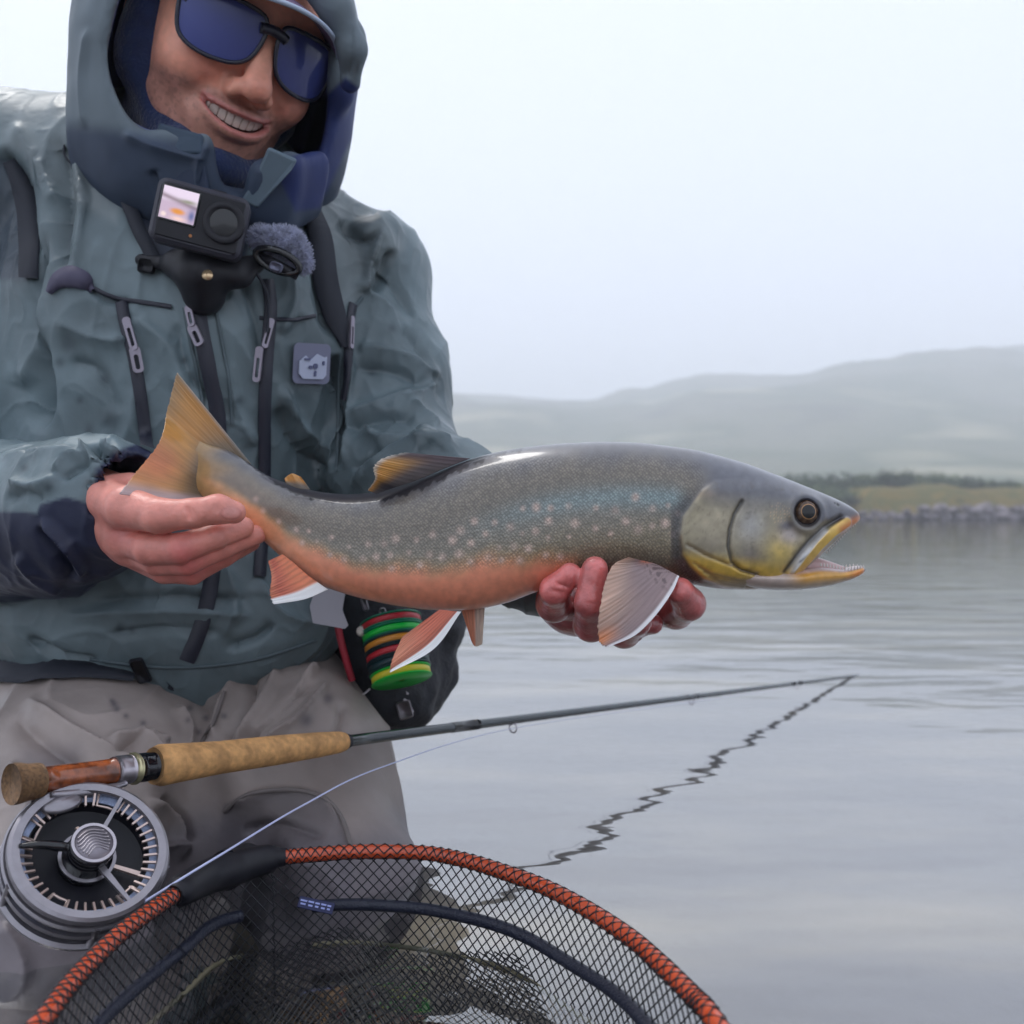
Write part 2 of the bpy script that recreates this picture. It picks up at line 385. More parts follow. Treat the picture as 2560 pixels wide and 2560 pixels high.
M['backing'] = mat('fly_line_coils', A(150, 162, 192), 0.5, var=0.25, vscale=300, bump=0.6, bscale=900, bdist=0.001)
M['line'] = mat('fly_line', A(192, 198, 232), 0.35, spec=0.6)
M['orange'] = mat('orange_hoop', A(186, 74, 40), 0.32, spec=0.5, coat=0.25, var=0.12, vscale=90, rvar=0.1)
M['netblk'] = mat('net_strand', A(18, 21, 28), 0.4, spec=0.5)
M['netband'] = mat('net_band', A(18, 24, 44), 0.55, bump=0.7, bscale=500, bdist=0.0015, coat=0.1)
M['netcord'] = mat('net_cord', A(112, 106, 84), 0.6, bump=0.4, bscale=600, bdist=0.001)
M['tagblue'] = mat('net_tag', A(26, 32, 74), 0.6)
M['tagink'] = mat('net_tag_print', A(150, 160, 215), 0.6)
M['pack'] = mat('pack_cloth', A(26, 28, 36), 0.7, bump=0.5, bscale=420, bdist=0.0012, var=0.3, vscale=60, bump2=0.5, b2scale=45)
M['patch'] = mat('patch_ground', A(116, 118, 140), 0.6, bump=0.2, bscale=900, bdist=0.0004)
M['patchlight'] = mat('patch_emblem', A(178, 184, 206), 0.55)
M['patchdark'] = mat('patch_mark', A(84, 88, 120), 0.6)
for k, c in (('green', (0, 190, 60)), ('teal', (10, 128, 96)), ('red', (190, 40, 52)), ('amber', (214, 140, 48)), ('yellow', (214, 200, 50)), ('dark', (10, 46, 52))):
    M['sp_' + k] = mat('spool_' + k, A(*c), 0.35, spec=0.5, trans=0.0)
M['eyeb'] = mat('fish_eye', attr=True, rough=0.10, spec=0.4, coat=0.2)
M['fin'] = mat('fin_membrane', rough=0.28, spec=0.5, attr=True, sss=0.0, coat=0.4, bump=0.1, bscale=500, bdist=0.0004)
_ft = M['fin'].node_tree; _tr = _ft.nodes.new('ShaderNodeBsdfTranslucent'); _mx = _ft.nodes.new('ShaderNodeMixShader'); _mx.inputs[0].default_value = 0.25        # light shines through the thin membrane
_at = [q for q in _ft.nodes if q.type == 'ATTRIBUTE'][0]; _ou = [q for q in _ft.nodes if q.type == 'OUTPUT_MATERIAL'][0]
_ft.links.new(_at.outputs['Color'], _tr.inputs['Color']); _ft.links.new(_ft.nodes['Principled BSDF'].outputs[0], _mx.inputs[1]); _ft.links.new(_tr.outputs[0], _mx.inputs[2]); _ft.links.new(_mx.outputs[0], _ou.inputs[0])
M['drop'] = mat('water_drop', (1, 1, 1), 0.02, trans=1.0, spec=0.5)

def fish_material():
    m = bpy.data.materials.new('char_skin'); n, l, b = nodes(m)
    a = n.new('ShaderNodeAttribute'); a.attribute_name = 'Col'
    p = n.new('ShaderNodeAttribute'); p.attribute_name = 'puv'
    mp = n.new('ShaderNodeMapping'); mp.inputs['Rotation'].default_value = (0, 0, 0.72); mp.inputs['Scale'].default_value = (1, 1.0, 1); l.new(p.outputs['Vector'], mp.inputs['Vector'])
    v = n.new('ShaderNodeTexVoronoi'); v.feature = 'F1'; v.inputs['Scale'].default_value = 15.5; v.inputs['Randomness'].default_value = 0.5; l.new(mp.outputs[0], v.inputs['Vector'])
    r = n.new('ShaderNodeMapRange'); r.inputs[1].default_value = 0.05; r.inputs[2].default_value = 0.62; r.inputs[3].default_value = 1.30; r.inputs[4].default_value = 0.66
    l.new(v.outputs['Distance'], r.inputs[0])
    one = n.new('ShaderNodeMix'); one.data_type = 'FLOAT'; one.inputs['A'].default_value = 1.0; l.new(a.outputs['Alpha'], one.inputs['Factor']); l.new(r.outputs[0], one.inputs['B'])
    nz = n.new('ShaderNodeTexNoise'); nz.inputs['Scale'].default_value = 5.0; nz.inputs['Detail'].default_value = 5; l.new(p.outputs['Vector'], nz.inputs['Vector'])
    nr = n.new('ShaderNodeMapRange'); nr.inputs[1].default_value = 0.3; nr.inputs[2].default_value = 0.7; nr.inputs[3].default_value = 0.88; nr.inputs[4].default_value = 1.12; l.new(nz.outputs['Fac'], nr.inputs[0])
    mu = n.new('ShaderNodeMath'); mu.operation = 'MULTIPLY'; l.new(one.outputs['Result'], mu.inputs[0]); l.new(nr.outputs[0], mu.inputs[1])
    x = n.new('ShaderNodeMix'); x.data_type = 'RGBA'; x.blend_type = 'MULTIPLY'; x.inputs['Factor'].default_value = 1; l.new(a.outputs['Color'], x.inputs['A']); l.new(mu.outputs[0], x.inputs['B'])
    l.new(x.outputs['Result'], b.inputs['Base Color'])
    u = n.new('ShaderNodeBump'); u.inputs['Distance'].default_value = 0.0009; u.invert = True; l.new(v.outputs['Distance'], u.inputs['Height'])
    sm = n.new('ShaderNodeMath'); sm.operation = 'MULTIPLY'; sm.inputs[1].default_value = 0.55; l.new(a.outputs['Alpha'], sm.inputs[0]); l.new(sm.outputs[0], u.inputs['Strength'])
    l.new(u.outputs['Normal'], b.inputs['Normal'])
    b.inputs['Roughness'].default_value = 0.34; b.inputs['Specular IOR Level'].default_value = 0.55; b.inputs['Coat Weight'].default_value = 0.6; b.inputs['Coat Roughness'].default_value = 0.09
    b.inputs['Metallic'].default_value = 0.0
    return m
M['char'] = fish_material()

def water_material():
    m = bpy.data.materials.new('water'); m.use_nodes = True; n, l = m.node_tree.nodes, m.node_tree.links; n.clear()
    o = n.new('ShaderNodeOutputMaterial'); g = n.new('ShaderNodeBsdfGlossy'); g.inputs['Roughness'].default_value = 0.02
    t = n.new('ShaderNodeBsdfTransparent'); t.inputs['Color'].default_value = (0.86, 0.90, 0.91, 1)
    mx = n.new('ShaderNodeMixShader')
    tc = n.new('ShaderNodeTexCoord'); prev = None
    for sc, st, dist, stretch in ((2.0, 0.08, 0.05, (0.6, 1.2, 1)), (6.5, 0.34, 0.012, (0.5, 1.4, 1)), (20.0, 0.10, 0.004, (0.55, 1.3, 1))):
        mp = n.new('ShaderNodeMapping'); mp.inputs['Scale'].default_value = stretch; mp.inputs['Rotation'].default_value = (0, 0, 0.25); l.new(tc.outputs['Object'], mp.inputs['Vector'])
        z = n.new('ShaderNodeTexNoise'); z.inputs['Scale'].default_value = sc; z.inputs['Detail'].default_value = 2.0; l.new(mp.outputs[0], z.inputs['Vector'])
        u = n.new('ShaderNodeBump'); u.inputs['Strength'].default_value = st; u.inputs['Distance'].default_value = dist; l.new(z.outputs['Fac'], u.inputs['Height'])
        if prev: l.new(prev, u.inputs['Normal'])
        prev = u.outputs['Normal']
    ge = n.new('ShaderNodeNewGeometry'); dt = n.new('ShaderNodeVectorMath'); dt.operation = 'DOT_PRODUCT'; l.new(ge.outputs['Incoming'], dt.inputs[0]); l.new(prev, dt.inputs[1])
    def mth(op, a, b=None):
        q = n.new('ShaderNodeMath'); q.operation = op
        for k, v in enumerate((a, b)):
            if v is None: continue
            if isinstance(v, (int, float)): q.inputs[k].default_value = v
            else: l.new(v, q.inputs[k])
        return q.outputs[0]
    c = mth('ABSOLUTE', dt.outputs['Value']); c = mth('SUBTRACT', 1.0, c); c = mth('MAXIMUM', c, 0.0); c = mth('POWER', c, 2.0); c = mth('MULTIPLY', c, 0.91); fr = mth('ADD', c, 0.05)   # Fresnel reflectance of water
    l.new(prev, g.inputs['Normal'])
    l.new(fr, mx.inputs[0]); l.new(t.outputs[0], mx.inputs[1]); l.new(g.outputs[0], mx.inputs[2]); l.new(mx.outputs[0], o.inputs[0])
    return m
M['water'] = water_material()
def ground_mat(name, cols, scale, rough=0.95, bump=0.3, bscale=5.0, bdist=0.1, attr=False):
    m = bpy.data.materials.new(name); n, l, b = nodes(m); tc = n.new('ShaderNodeTexCoord')
    z = n.new('ShaderNodeTexNoise'); z.inputs['Scale'].default_value = scale; z.inputs['Detail'].default_value = 6; l.new(tc.outputs['Object'], z.inputs['Vector'])
    r = n.new('ShaderNodeValToRGB'); e = r.color_ramp.elements
    while len(e) < len(cols): e.new(0.5)
    for k, c in enumerate(cols): e[k].position = 0.3 + 0.4 * k / max(1, len(cols) - 1); e[k].color = (*c, 1)
    l.new(z.outputs['Fac'], r.inputs[0]); src = r.outputs[0]
    l.new(src, b.inputs['Base Color']); b.inputs['Roughness'].default_value = rough; b.inputs['Specular IOR Level'].default_value = 0.2
    z2 = n.new('ShaderNodeTexNoise'); z2.inputs['Scale'].default_value = bscale; z2.inputs['Detail'].default_value = 5; l.new(tc.outputs['Object'], z2.inputs['Vector'])
    u = n.new('ShaderNodeBump'); u.inputs['Strength'].default_value = bump; u.inputs['Distance'].default_value = bdist; l.new(z2.outputs['Fac'], u.inputs['Height']); l.new(u.outputs['Normal'], b.inputs['Normal'])
    return m
M['bed'] = ground_mat('river_sand', [A(66, 62, 72), A(112, 104, 102), A(172, 156, 136)], 1.5, bump=0.4, bscale=14, bdist=0.02)
_bt = M['bed'].node_tree; _nz = [q for q in _bt.nodes if q.type == 'TEX_NOISE'][0]; _mp = _bt.nodes.new('ShaderNodeMapping'); _mp.inputs['Rotation'].default_value = (0, 0, 0.5); _mp.inputs['Scale'].default_value = (0.7, 2.4, 1)
_tc = [q for q in _bt.nodes if q.type == 'TEX_COORD'][0]; _bt.links.new(_tc.outputs['Object'], _mp.inputs['Vector']); _bt.links.new(_mp.outputs[0], _nz.inputs['Vector'])
M['hill'] = ground_mat('hill_heath', [A(52, 58, 50), A(98, 100, 82), A(74, 84, 62), A(142, 138, 116)], 0.028, bump=0.6, bscale=0.2, bdist=2.0)
M['bank'] = ground_mat('bank_grass', [A(70, 70, 34), A(104, 90, 42), A(82, 82, 44), A(118, 100, 52)], 0.9, bump=0.8, bscale=8, bdist=0.15)
M['rock'] = ground_mat('shore_rock', [A(62, 56, 60), A(112, 104, 106), A(156, 148, 156)], 1.4, rough=0.8, bump=0.7, bscale=6, bdist=0.08)
M['leaf'] = mat('shrub_leaf', A(46, 68, 34), 0.7, var=0.35, vscale=1.2)
M['leaf2'] = mat('shrub_leaf_pale', A(86, 102, 54), 0.7, var=0.3, vscale=1.2)
M['bark'] = mat('shrub_stem', A(82, 70, 58), 0.9)
# ------------------------------------------------------------------ setting: water, river bed, hills, far bank
def sheet(name, x0, x1, y0, y1, z, m):
    o = mk(name, np.array([(x0, y0, z), (x1, y0, z), (x1, y1, z), (x0, y1, z)]), [(0, 1, 2, 3)], m, smooth=False); return tag(o, kind='structure')
sheet('water', -260, 260, -12, 70, 0.0, M['water'])
bx, by = np.meshgrid(np.linspace(-1, 1, 160), np.linspace(0, 1, 200), indexing='ij')
bx = np.sign(bx) * np.abs(bx) ** 2.2 * 200; by = -6 + 76 * by ** 2.2
bz = -0.15 - 0.35 * sstep(2, 14, by) + 0.012 * fbm(np.stack([bx.ravel() * 3 + by.ravel(), by.ravel() * 5, 0 * bx.ravel()], 1), 3).reshape(bx.shape)
bz = bz + 0.40 * sstep(33, 40, by)
tag(mk('river_bed', np.stack([bx, by, bz], -1).reshape(-1, 3), grid_faces(160, 200), M['bed']), kind='structure')

SILR = np.array([(-2600, 1000), (-900, 985), (300, 990), (1100, 992), (1289, 1001), (1463, 1019), (1523, 1013), (1553, 1001), (1629, 995), (1705, 973), (1742, 964), (1893, 959), (1969, 956), (2030, 947),
                 (2082, 930), (2120, 924), (2196, 925), (2249, 922), (2324, 911), (2423, 899), (2498, 896), (2700, 892), (3400, 905), (5200, 960)], float)
ang = np.linspace(-2600, 5200, 420); dist = np.concatenate([np.linspace(39, 120, 24), np.linspace(126, 430, 70), np.linspace(440, 620, 16)])
GA, GD = np.meshgrid(ang, dist, indexing='ij')
sil = np.interp(GA, SILR[:, 0], SILR[:, 1])
X = (GA - 1280) / F * GD
n1 = fbm(np.stack([X.ravel() / 60, GD.ravel() / 60, 0 * X.ravel()], 1), 5).reshape(X.shape)
ridge = 400.0
hr = (1280 - sil) / F * ridge
prof = sstep(60, 400, GD) ** 1.25 * (1 - 0.45 * sstep(400, 640, GD))
Z = 0.8 + 1.2 * sstep(39, 60, GD) + hr * prof + n1 * 7 * prof * sstep(400, 330, GD) + n1 * 0.5 * sstep(45, 90, GD)
# keep the ridge line as the skyline
tag(mk('hills', np.stack([X, GD, Z], -1).reshape(-1, 3), grid_faces(len(ang), len(dist)), M['hill']), kind='structure')

# far bank: a grassy lip that runs along the water behind the rocks
bxs = np.linspace(-70, 70, 220); prof_y = np.array([36.9, 37.3, 38.0, 39.0, 40.5, 43]); 
Vb = []
for x in bxs:
    pxx = 1280 + F * x / 38
    top = 0.25 + 0.95 * sstep(1900, 2230, pxx) * (1 + 0.10 * sstep(2330, 2500, pxx)) + 0.55 * sstep(1500, 1100, pxx)
    wob = 0.12 * math.sin(x * 0.9) + 0.08 * math.sin(x * 2.3 + 1)
    for y, k in zip(prof_y, (-0.25, 0.05, 0.52, 0.85, 1.0, 1.0)):
        Vb.append((x, y + 0.4 * math.sin(x * 0.31) + 1.8 * sstep(2230, 2130, pxx), -0.3 if k < 0 else k * (top + wob) + 0.02))
tag(mk('bank', np.array(Vb), grid_faces(len(bxs), 6), M['bank']), kind='structure')

# boulders at the waterline
def rock_mesh(seed):
    F0 = Field((-1, -1, -1), (1, 1, 1), 0.12); r = np.random.default_rng(seed)
    F0.ell((0, 0, 0), (0.75, 0.6, 0.5), k=0)
    for _ in range(4): F0.ell(r.uniform(-0.35, 0.35, 3), r.uniform(0.3, 0.5, 3), k=0.1)
    V, Q = F0.mesh(0); V = V * (1 + 0.10 * fbm(V * 2.5 + seed, 2)[:, None])
    me_o = mk('boulder', V, Q, M['rock'], smooth=False); return me_o
rock_src = [rock_mesh(k) for k in range(4)]; ri = 0
rr = np.random.default_rng(5)
for k in range(34):
    pxx = 2150 + k * 13.2 + rr.uniform(-5, 5); d = 36.7 + rr.uniform(-0.25, 0.25)
    big = 0.9 if 2300 < pxx else 0.6
    o = rock_src[ri] if ri < 4 else rock_src[ri % 4].copy()
    if ri >= 4: COL.objects.link(o)
    ri += 1
    s = rr.uniform(0.30, 0.52) * big
    o.location = ((pxx - 1280) / F * d, d, s * 0.28 + (0.0 if k % 3 else 0.30 * big)); o.scale = (s * rr.uniform(1.0, 1.7), s, s * rr.uniform(0.65, 1.0)); o.rotation_euler = (rr.uniform(-0.3, 0.3), rr.uniform(-0.3, 0.3), rr.uniform(0, 6))
    tag(o, 'grey boulder at the waterline of the far bank', 'boulder', 'boulders along the far bank')

# shrubs on the far bank
def shrub_parts(seed, m, dens=900):
    r = np.random.default_rng(seed); V, Fc = [], []
    lob = [(r.uniform(-0.55, 0.55), r.uniform(-0.4, 0.4), r.uniform(0.35, 0.85), r.uniform(0.22, 0.42)) for _ in range(9)]
    for q in range(dens):
        lx, ly, lz, lr = lob[r.integers(9)]; d = r.normal(size=3); d /= np.linalg.norm(d); c = np.array([lx, ly, lz]) + d * lr * r.uniform(0.5, 1.05); c[2] = max(c[2], 0.03)
        t = r.normal(size=3); t /= np.linalg.norm(t); u = np.cross(t, d + 0.3 * r.normal(size=3)); u /= np.linalg.norm(u) + 1e-9; s = r.uniform(0.045, 0.09)
        b = len(V); V += [c - t * s, c + u * s * 0.45, c + t * s, c - u * s * 0.45]; Fc.append((b, b + 1, b + 2, b + 3))
    G = Geo()
    for _ in range(6):
        a = r.uniform(0, 6.28); tip = np.array([0.5 * math.cos(a), 0.35 * math.sin(a), r.uniform(0.5, 0.8)]); v, f = tube(spline([(0, 0, -0.05), tip * [0.35, 0.35, 0.5], tip], 6), np.linspace(0.025, 0.008, 6), 5); G.add(v, f)
    return np.array(V), Fc, G
sh_src = []
for k in range(4):
    V, Fc, G = shrub_parts(20 + k, None)
    root = thing('shrub', (0, 0, 0), 'low green shrub growing on the far bank', 'shrub', 'shrubs on the far bank')
    fo = mk('foliage', V, Fc, M['leaf'] if k % 3 else M['leaf2'], root, smooth=False); st = G.build('stem', M['bark'], root); sh_src.append((root, fo, st))
spots = []
for k in range(30):
    pxx = 1950 + k * 21.5 + rr.uniform(-8, 8); top = np.interp(pxx, [1950, 2040, 2130, 2250, 2390, 2440, 2520, 2600], [1196, 1192, 1186, 1182, 1184, 1196, 1204, 1208])
    d = 43.5 + rr.uniform(-2.0, 2.5); zb = 0.35 if pxx < 2180 else 0.9
    zt = H + (1280 - top) / F * d; spots.append((pxx, d, zb, max(0.35, (zt - zb)) * rr.uniform(0.9, 1.08)))
for k in range(9):
    pxx = 2010 + k * 19 + rr.uniform(-6, 6); d = 39.9 + rr.uniform(-0.6, 0.6); spots.append((pxx, d, 0.05, np.interp(pxx, [2000, 2120, 2190], [1.35, 1.15, 0.55])))
for k, (pxx, d, zb, hgt) in enumerate(spots):
    root, fo, st = sh_src[k % 4]
    if k >= 4:
        r2 = root.copy(); COL.objects.link(r2)
        for ch in (fo, st):
            c2 = ch.copy(); COL.objects.link(c2); c2.parent = r2
        root = r2
    root.location = ((pxx - 1280) / F * d, d, zb); s = hgt / 1.05; root.scale = (s * rr.uniform(0.9, 1.3), s, s); root.rotation_euler = (0, 0, rr.uniform(0, 6.28))
for r0, f0, s0 in sh_src:
    for ch in (f0, s0): ch.matrix_parent_inverse = Matrix.Identity(4)
for o in list(COL.objects):
    if o.name.startswith(('foliage', 'stem')) and o.parent: o.matrix_parent_inverse = Matrix.Identity(4)

# mist over the valley
hz = bpy.data.materials.new('haze'); hz.use_nodes = True; hn, hl = hz.node_tree.nodes, hz.node_tree.links; hn.clear()
ho = hn.new('ShaderNodeOutputMaterial'); hv = hn.new('ShaderNodeVolumePrincipled'); hv.inputs['Color'].default_value = (0.90, 0.93, 1.0, 1); hv.inputs['Density'].default_value = 0.0040; hv.inputs['Anisotropy'].default_value = 0.1
hl.new(hv.outputs[0], ho.inputs['Volume'])
vb, fb = box(300, 320, 32.5, 4600, 680, 69)
tag(mk('haze', vb, fb, hz, smooth=False), kind='stuff')
# ------------------------------------------------------------------ the fish (arctic char), lofted from stations in photograph pixels
UL = [((500, 1104), (455, 1206)), ((528, 1114), (482, 1228)), ((560, 1122), (512, 1250)), ((596, 1140), (548, 1276)), ((632, 1165), (592, 1306)), ((668, 1188), (640, 1336)), ((717, 1208), (692, 1381)), ((769, 1223), (745, 1428)),
      ((821, 1232), (805, 1463)), ((873, 1235), (870, 1486)), ((925, 1231), (935, 1503)), ((980, 1220), (1005, 1516)), ((1035, 1203), (1075, 1524)), ((1090, 1182), (1140, 1526)), ((1150, 1158), (1210, 1520)),
      ((1215, 1137), (1275, 1504)), ((1285, 1123), (1335, 1482)), ((1360, 1113), (1400, 1464)), ((1440, 1107), (1470, 1452)), ((1520, 1105), (1540, 1446)), ((1600, 1108), (1610, 1444)), ((1680, 1117), (1680, 1450)),
      ((1740, 1126), (1735, 1462)), ((1800, 1141), (1790, 1471)), ((1860, 1158), (1850, 1474)), ((1920, 1180), (1905, 1472)), ((1965, 1197), (1945, 1462)), ((2005, 1213), (1985, 1438)), ((2040, 1227), (2030, 1403)),
      ((2080, 1244), (2075, 1362)), ((2112, 1260), (2110, 1330)), ((2134, 1275), (2132, 1312)), ((2146, 1290), (2144, 1302))]
THK = [.0012, .0045, .0080, .0105, .0125, .0145, .0175, .0205, .0235, .0255, .0275, .029, .0305, .0315, .032, .0325, .033, .033, .033, .0325, .032, .0315, .031, .031, .030, .0285, .0265, .024, .0205, .0165, .012, .0085, .003]
FD = lambda x: 0.755 - 0.050 * sstep(420, 1500, x) - 0.012 * sstep(1500, 2160, x)        # distance of the fish's mid plane along its length
PREOP = [(1829, 1256), (1811, 1285), (1800, 1321), (1797, 1362), (1806, 1399), (1832, 1420), (1873, 1430)]
OPERC = [(1800, 1200), (1764, 1204), (1733, 1228), (1710, 1259), (1687, 1290), (1681, 1331), (1689, 1383), (1710, 1412), (1745, 1443), (1800, 1466), (1850, 1474)]
SUBOP = [(1697, 1357), (1743, 1383), (1795, 1404), (1847, 1424), (1890, 1440)]
MAXU = [(2098, 1306), (2060, 1328), (2024, 1362), (1996, 1400), (1978, 1428)]
MAXG = [(2080, 1296), (2035, 1318), (1996, 1352), (1962, 1392), (1940, 1424)]
EYE = (1991, 1282)
BEL0 = lambda x: np.interp(x, [480, 600, 700, 800, 900, 1200, 1340, 1420, 1700], [0.58, 0.58, 0.58, 0.62, 0.675, 0.685, 0.76, 0.87, 1.02])   # where the red belly begins
def mixc(a, b, t): t = np.asarray(t)[..., None]; return a * (1 - t) + b * t
spots_r = np.random.default_rng(11); SPOTS = []
for _ in range(900):
    x = spots_r.uniform(640, 1690); v = 0.40 + 0.42 * spots_r.beta(1.8, 1.6)
    if v > BEL0(x) + 0.0 or (x > 1400 and v > 0.66): continue
    u = np.interp(x, [p[0][0] for p in UL], [p[0][1] for p in UL]); w = np.interp(x, [p[1][0] for p in UL], [p[1][1] for p in UL])
    y = u + v * (w - u)
    if all((x - a) ** 2 + (y - b) ** 2 > 30 ** 2 for a, b, _, _ in SPOTS): SPOTS.append((x, y, spots_r.uniform(5.0, 11.0) * (0.8 if x < 900 else 1), spots_r.uniform(0.45, 1.0)))
def fish_color(x, y, v, near=True):
    """skin colours over the flank, some reflection and shade painted in: x, y photograph pixels, v 0 at the back, 1 at the belly"""
    n = x.size; L = lambda *c: np.array(lin(c)) * np.ones((n, 1))
    wob = 0.02 * np.sin(x / 31.0) + 0.012 * np.sin(x / 11.0 + y / 19.0)
    back, flank, low = L(92, 91, 95), L(124, 115, 102), L(142, 131, 108)
    c = mixc(back, flank, sstep(0.05, 0.26, v + wob)); c = mixc(c, low, sstep(0.45, 0.72, v + wob))
    teal = np.exp(-((v - np.interp(x, [1000, 1250, 1500, 1700], [0.46, 0.45, 0.42, 0.40])) / 0.085) ** 2) * sstep(1080, 1420, x) * sstep(1720, 1660, x)
    c = mixc(c, L(142, 168, 172), np.clip(teal, 0, 1) * 0.75)
    silver = np.exp(-((v - 0.55) / 0.12) ** 2) * sstep(560, 900, x) * sstep(1690, 1500, x); c = mixc(c, L(150, 146, 134), silver * 0.45)
    b0 = BEL0(x); c = mixc(c, L(188, 152, 108), sstep(b0 - 0.13, b0 + 0.02, v + wob) * 0.75)
    red = mixc(L(240, 168, 122), L(240, 152, 120), sstep(600, 900, x)); c = mixc(c, red, sstep(b0 - 0.08, b0 + 0.10, v + wob) * 0.97)
    c = mixc(c, L(120, 112, 98), sstep(1380, 1470, x) * sstep(1700, 1640, x) * sstep(0.7, 0.9, v) * 0.8)
    c = mixc(c, L(196, 110, 92), sstep(1480, 1560, x) * sstep(1690, 1630, x) * sstep(0.88, 0.95, v))
    c = mixc(c, L(170, 138, 90), sstep(600, 500, x - 0.3 * (y - 1180) + 14 * np.sin(y / 9.0)) * 0.95)
    dk = (v < 0.02 + 0.075 * sstep(640, 760, x) * sstep(1330, 980, x) + 0.012 * np.sin(x / 7.3) + 0.01 * np.sin(x / 2.9)) & (x > 615) & (x < 1310)  # dark reflection along the top of the back, painted as a ragged strip
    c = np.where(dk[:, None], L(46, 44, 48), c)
    for sx, sy, sr, sa in SPOTS:
        m = (np.abs(x - sx) < 3 * sr) & (np.abs(y - sy) < 3 * sr)
        if m.any(): c[m] = mixc(c[m], np.array(lin((226, 196, 180)))[None], np.exp(-(((x[m] - sx) ** 2 + (y[m] - sy) ** 2) / sr ** 2) ** 1.2) * sa * 0.95)
    # head
    dO, sO, _ = poly_dist(x, y, OPERC); so = np.where(sO > 0, dO, -dO); so = np.where((x < 1660), -99, np.where(x > 1830, 99, -so))
    dark = np.exp(-((so + 12) / 20) ** 2) * sstep(1215, 1260, y) * (so < 6); c = mixc(c, L(52, 52, 58), dark * 0.8)  # crevice behind the gill cover, its shade painted in
    head = sstep(-2, 3, so) * sstep(1185, 1215, y - 0.06 * (x - 1760)); top = 1 - head
    hc = L(150, 140, 114); hc = mixc(hc, L(176, 150, 116), np.exp(-((y - 1235) / 14) ** 2) * sstep(1860, 1760, x) * 0.6)
    hc = mixc(hc, L(190, 178, 152), np.exp(-(((x - 1755) / 50) ** 2 + ((y - 1300) / 38) ** 2)) * 0.7); hc = mixc(hc, L(172, 172, 176), np.exp(-(((x - 1850) / 36) ** 2 + ((y - 1310) / 40) ** 2)) * 0.6)
    hc = mixc(hc, L(120, 112, 108), np.exp(-(((x - 1850) / 26) ** 2 + ((y - 1385) / 28) ** 2)) * 0.75); hc = mixc(hc, L(132, 122, 110), np.exp(-(((x - 1755) / 36) ** 2 + ((y - 1355) / 22) ** 2)) * 0.5)
    yel = sstep(1362, 1402, y - 0.12 * (x - 1700)) * sstep(1480, 1425, y) ; hc = mixc(hc, L(214, 176, 74), yel * 0.95)
    hc = mixc(hc, L(212, 182, 92), np.exp(-(((x - 1925) / 34) ** 2 + ((y - 1375) / 40) ** 2)) * 0.8)
    hc = mixc(hc, L(196, 184, 186), np.exp(-(((x - 1945) / 26) ** 2 + ((y - 1335) / 20) ** 2)) * 0.7)
    hc = mixc(hc, L(206, 196, 180), sstep(1440, 1464, y) * 0.8)
    gold = (np.sin(x * 0.61) * np.sin(y * 0.73 + x * 0.2) > 0.55) & (np.hypot(x - 1922, y - 1283) < 26); hc = np.where(gold[:, None], L(196, 168, 130), hc)
    hc = mixc(hc, L(78, 76, 92), np.exp(-(((x - 1938) / 22) ** 2 + ((y - 1312) / 14) ** 2)) * 0.85)
    c = mixc(c, hc, head)
    skull = sstep(1700, 1780, x) * (1 - sstep(1222, 1296, y - 0.10 * (x - 1820))); skull = np.maximum(skull, sstep(2008, 2030, x) * sstep(1312, 1296, y))
    c = mixc(c, L(88, 90, 100), np.clip(skull, 0, 1) * 0.94)
    c = mixc(c, L(44, 46, 60), np.exp(-(np.maximum(np.hypot((x - EYE[0]), (y - EYE[1])) - 30, 0) / 16) ** 2) * 0.85)
    q3 = np.stack([x / 15.0, y / 15.0, 0 * x], 1); mott = fbm(q3, 4, 31); c = c * (1 + (0.09 * np.clip(head, 0, 1) + 0.04)[:, None] * mott[:, None])          # irregular pigment
    fl = sstep(0.55, 0.85, fbm(np.stack([x / 7.0, y / 7.0, 0 * x], 1), 2, 41)) * np.clip(head, 0, 1) * sstep(1420, 1340, y); c = mixc(c, L(84, 74, 60), fl * 0.28)
    for pl, w, col, k in ((PREOP, 4.0, (34, 32, 34), 0.9), (SUBOP, 3.2, (96, 76, 46), 0.75), (MAXG, 7.0, (44, 42, 48), 0.9)):  # carved grooves darkened, their shade put into the colour
        d, _, pr = poly_dist(x, y, pl); c = mixc(c, L(*col), np.exp(-(d / w) ** 2) * k)
    d, _, _ = poly_dist(x, y, [(2040, 1330), (1985, 1385), (1962, 1425)]); c = mixc(c, L(222, 222, 226), np.exp(-(d / 9) ** 2) * 0.75)
    d, _, _ = poly_dist(x, y, [(2085, 1310), (1975, 1400)]); c = mixc(c, L(44, 42, 46), np.exp(-(d / 3.5) ** 2) * 0.7)
    d, _, _ = poly_dist(x, y, MAXU); c = mixc(c, L(222, 182, 84), sstep(15, 9, d))
    d, _, _ = poly_dist(x, y, [(2146, 1296), (2112, 1308), (2085, 1322)]); c = mixc(c, L(206, 122, 62), np.exp(-(d / 12) ** 2) * 0.9)
    for q in range(4):
        pl = [(1715 + 14 * q, 1402 + 12 * q), (1760 + 12 * q, 1428 + 9 * q), (1830 + 10 * q, 1446 + 6 * q), (1905, 1452 + 4 * q)]
        d, _, _ = poly_dist(x, y, pl); c = mixc(c, L(128, 106, 76), np.exp(-(d / 2.6) ** 2) * 0.6 * head)
    for nx, ny, nr in ((2070, 1258, 3.0), (2077, 1263, 4.6)): c = mixc(c, L(26, 24, 28), np.exp(-(np.hypot(x - nx, y - ny) / nr) ** 4))
    a = sstep(0.06, 0.16, v) * sstep(b0 + 0.06, b0 - 0.02, v) * sstep(600, 900, x) * (1 - sstep(-8, 2, so)) * (1 - np.clip(skull, 0, 1)); a = np.where(x > 1740, 0, a)
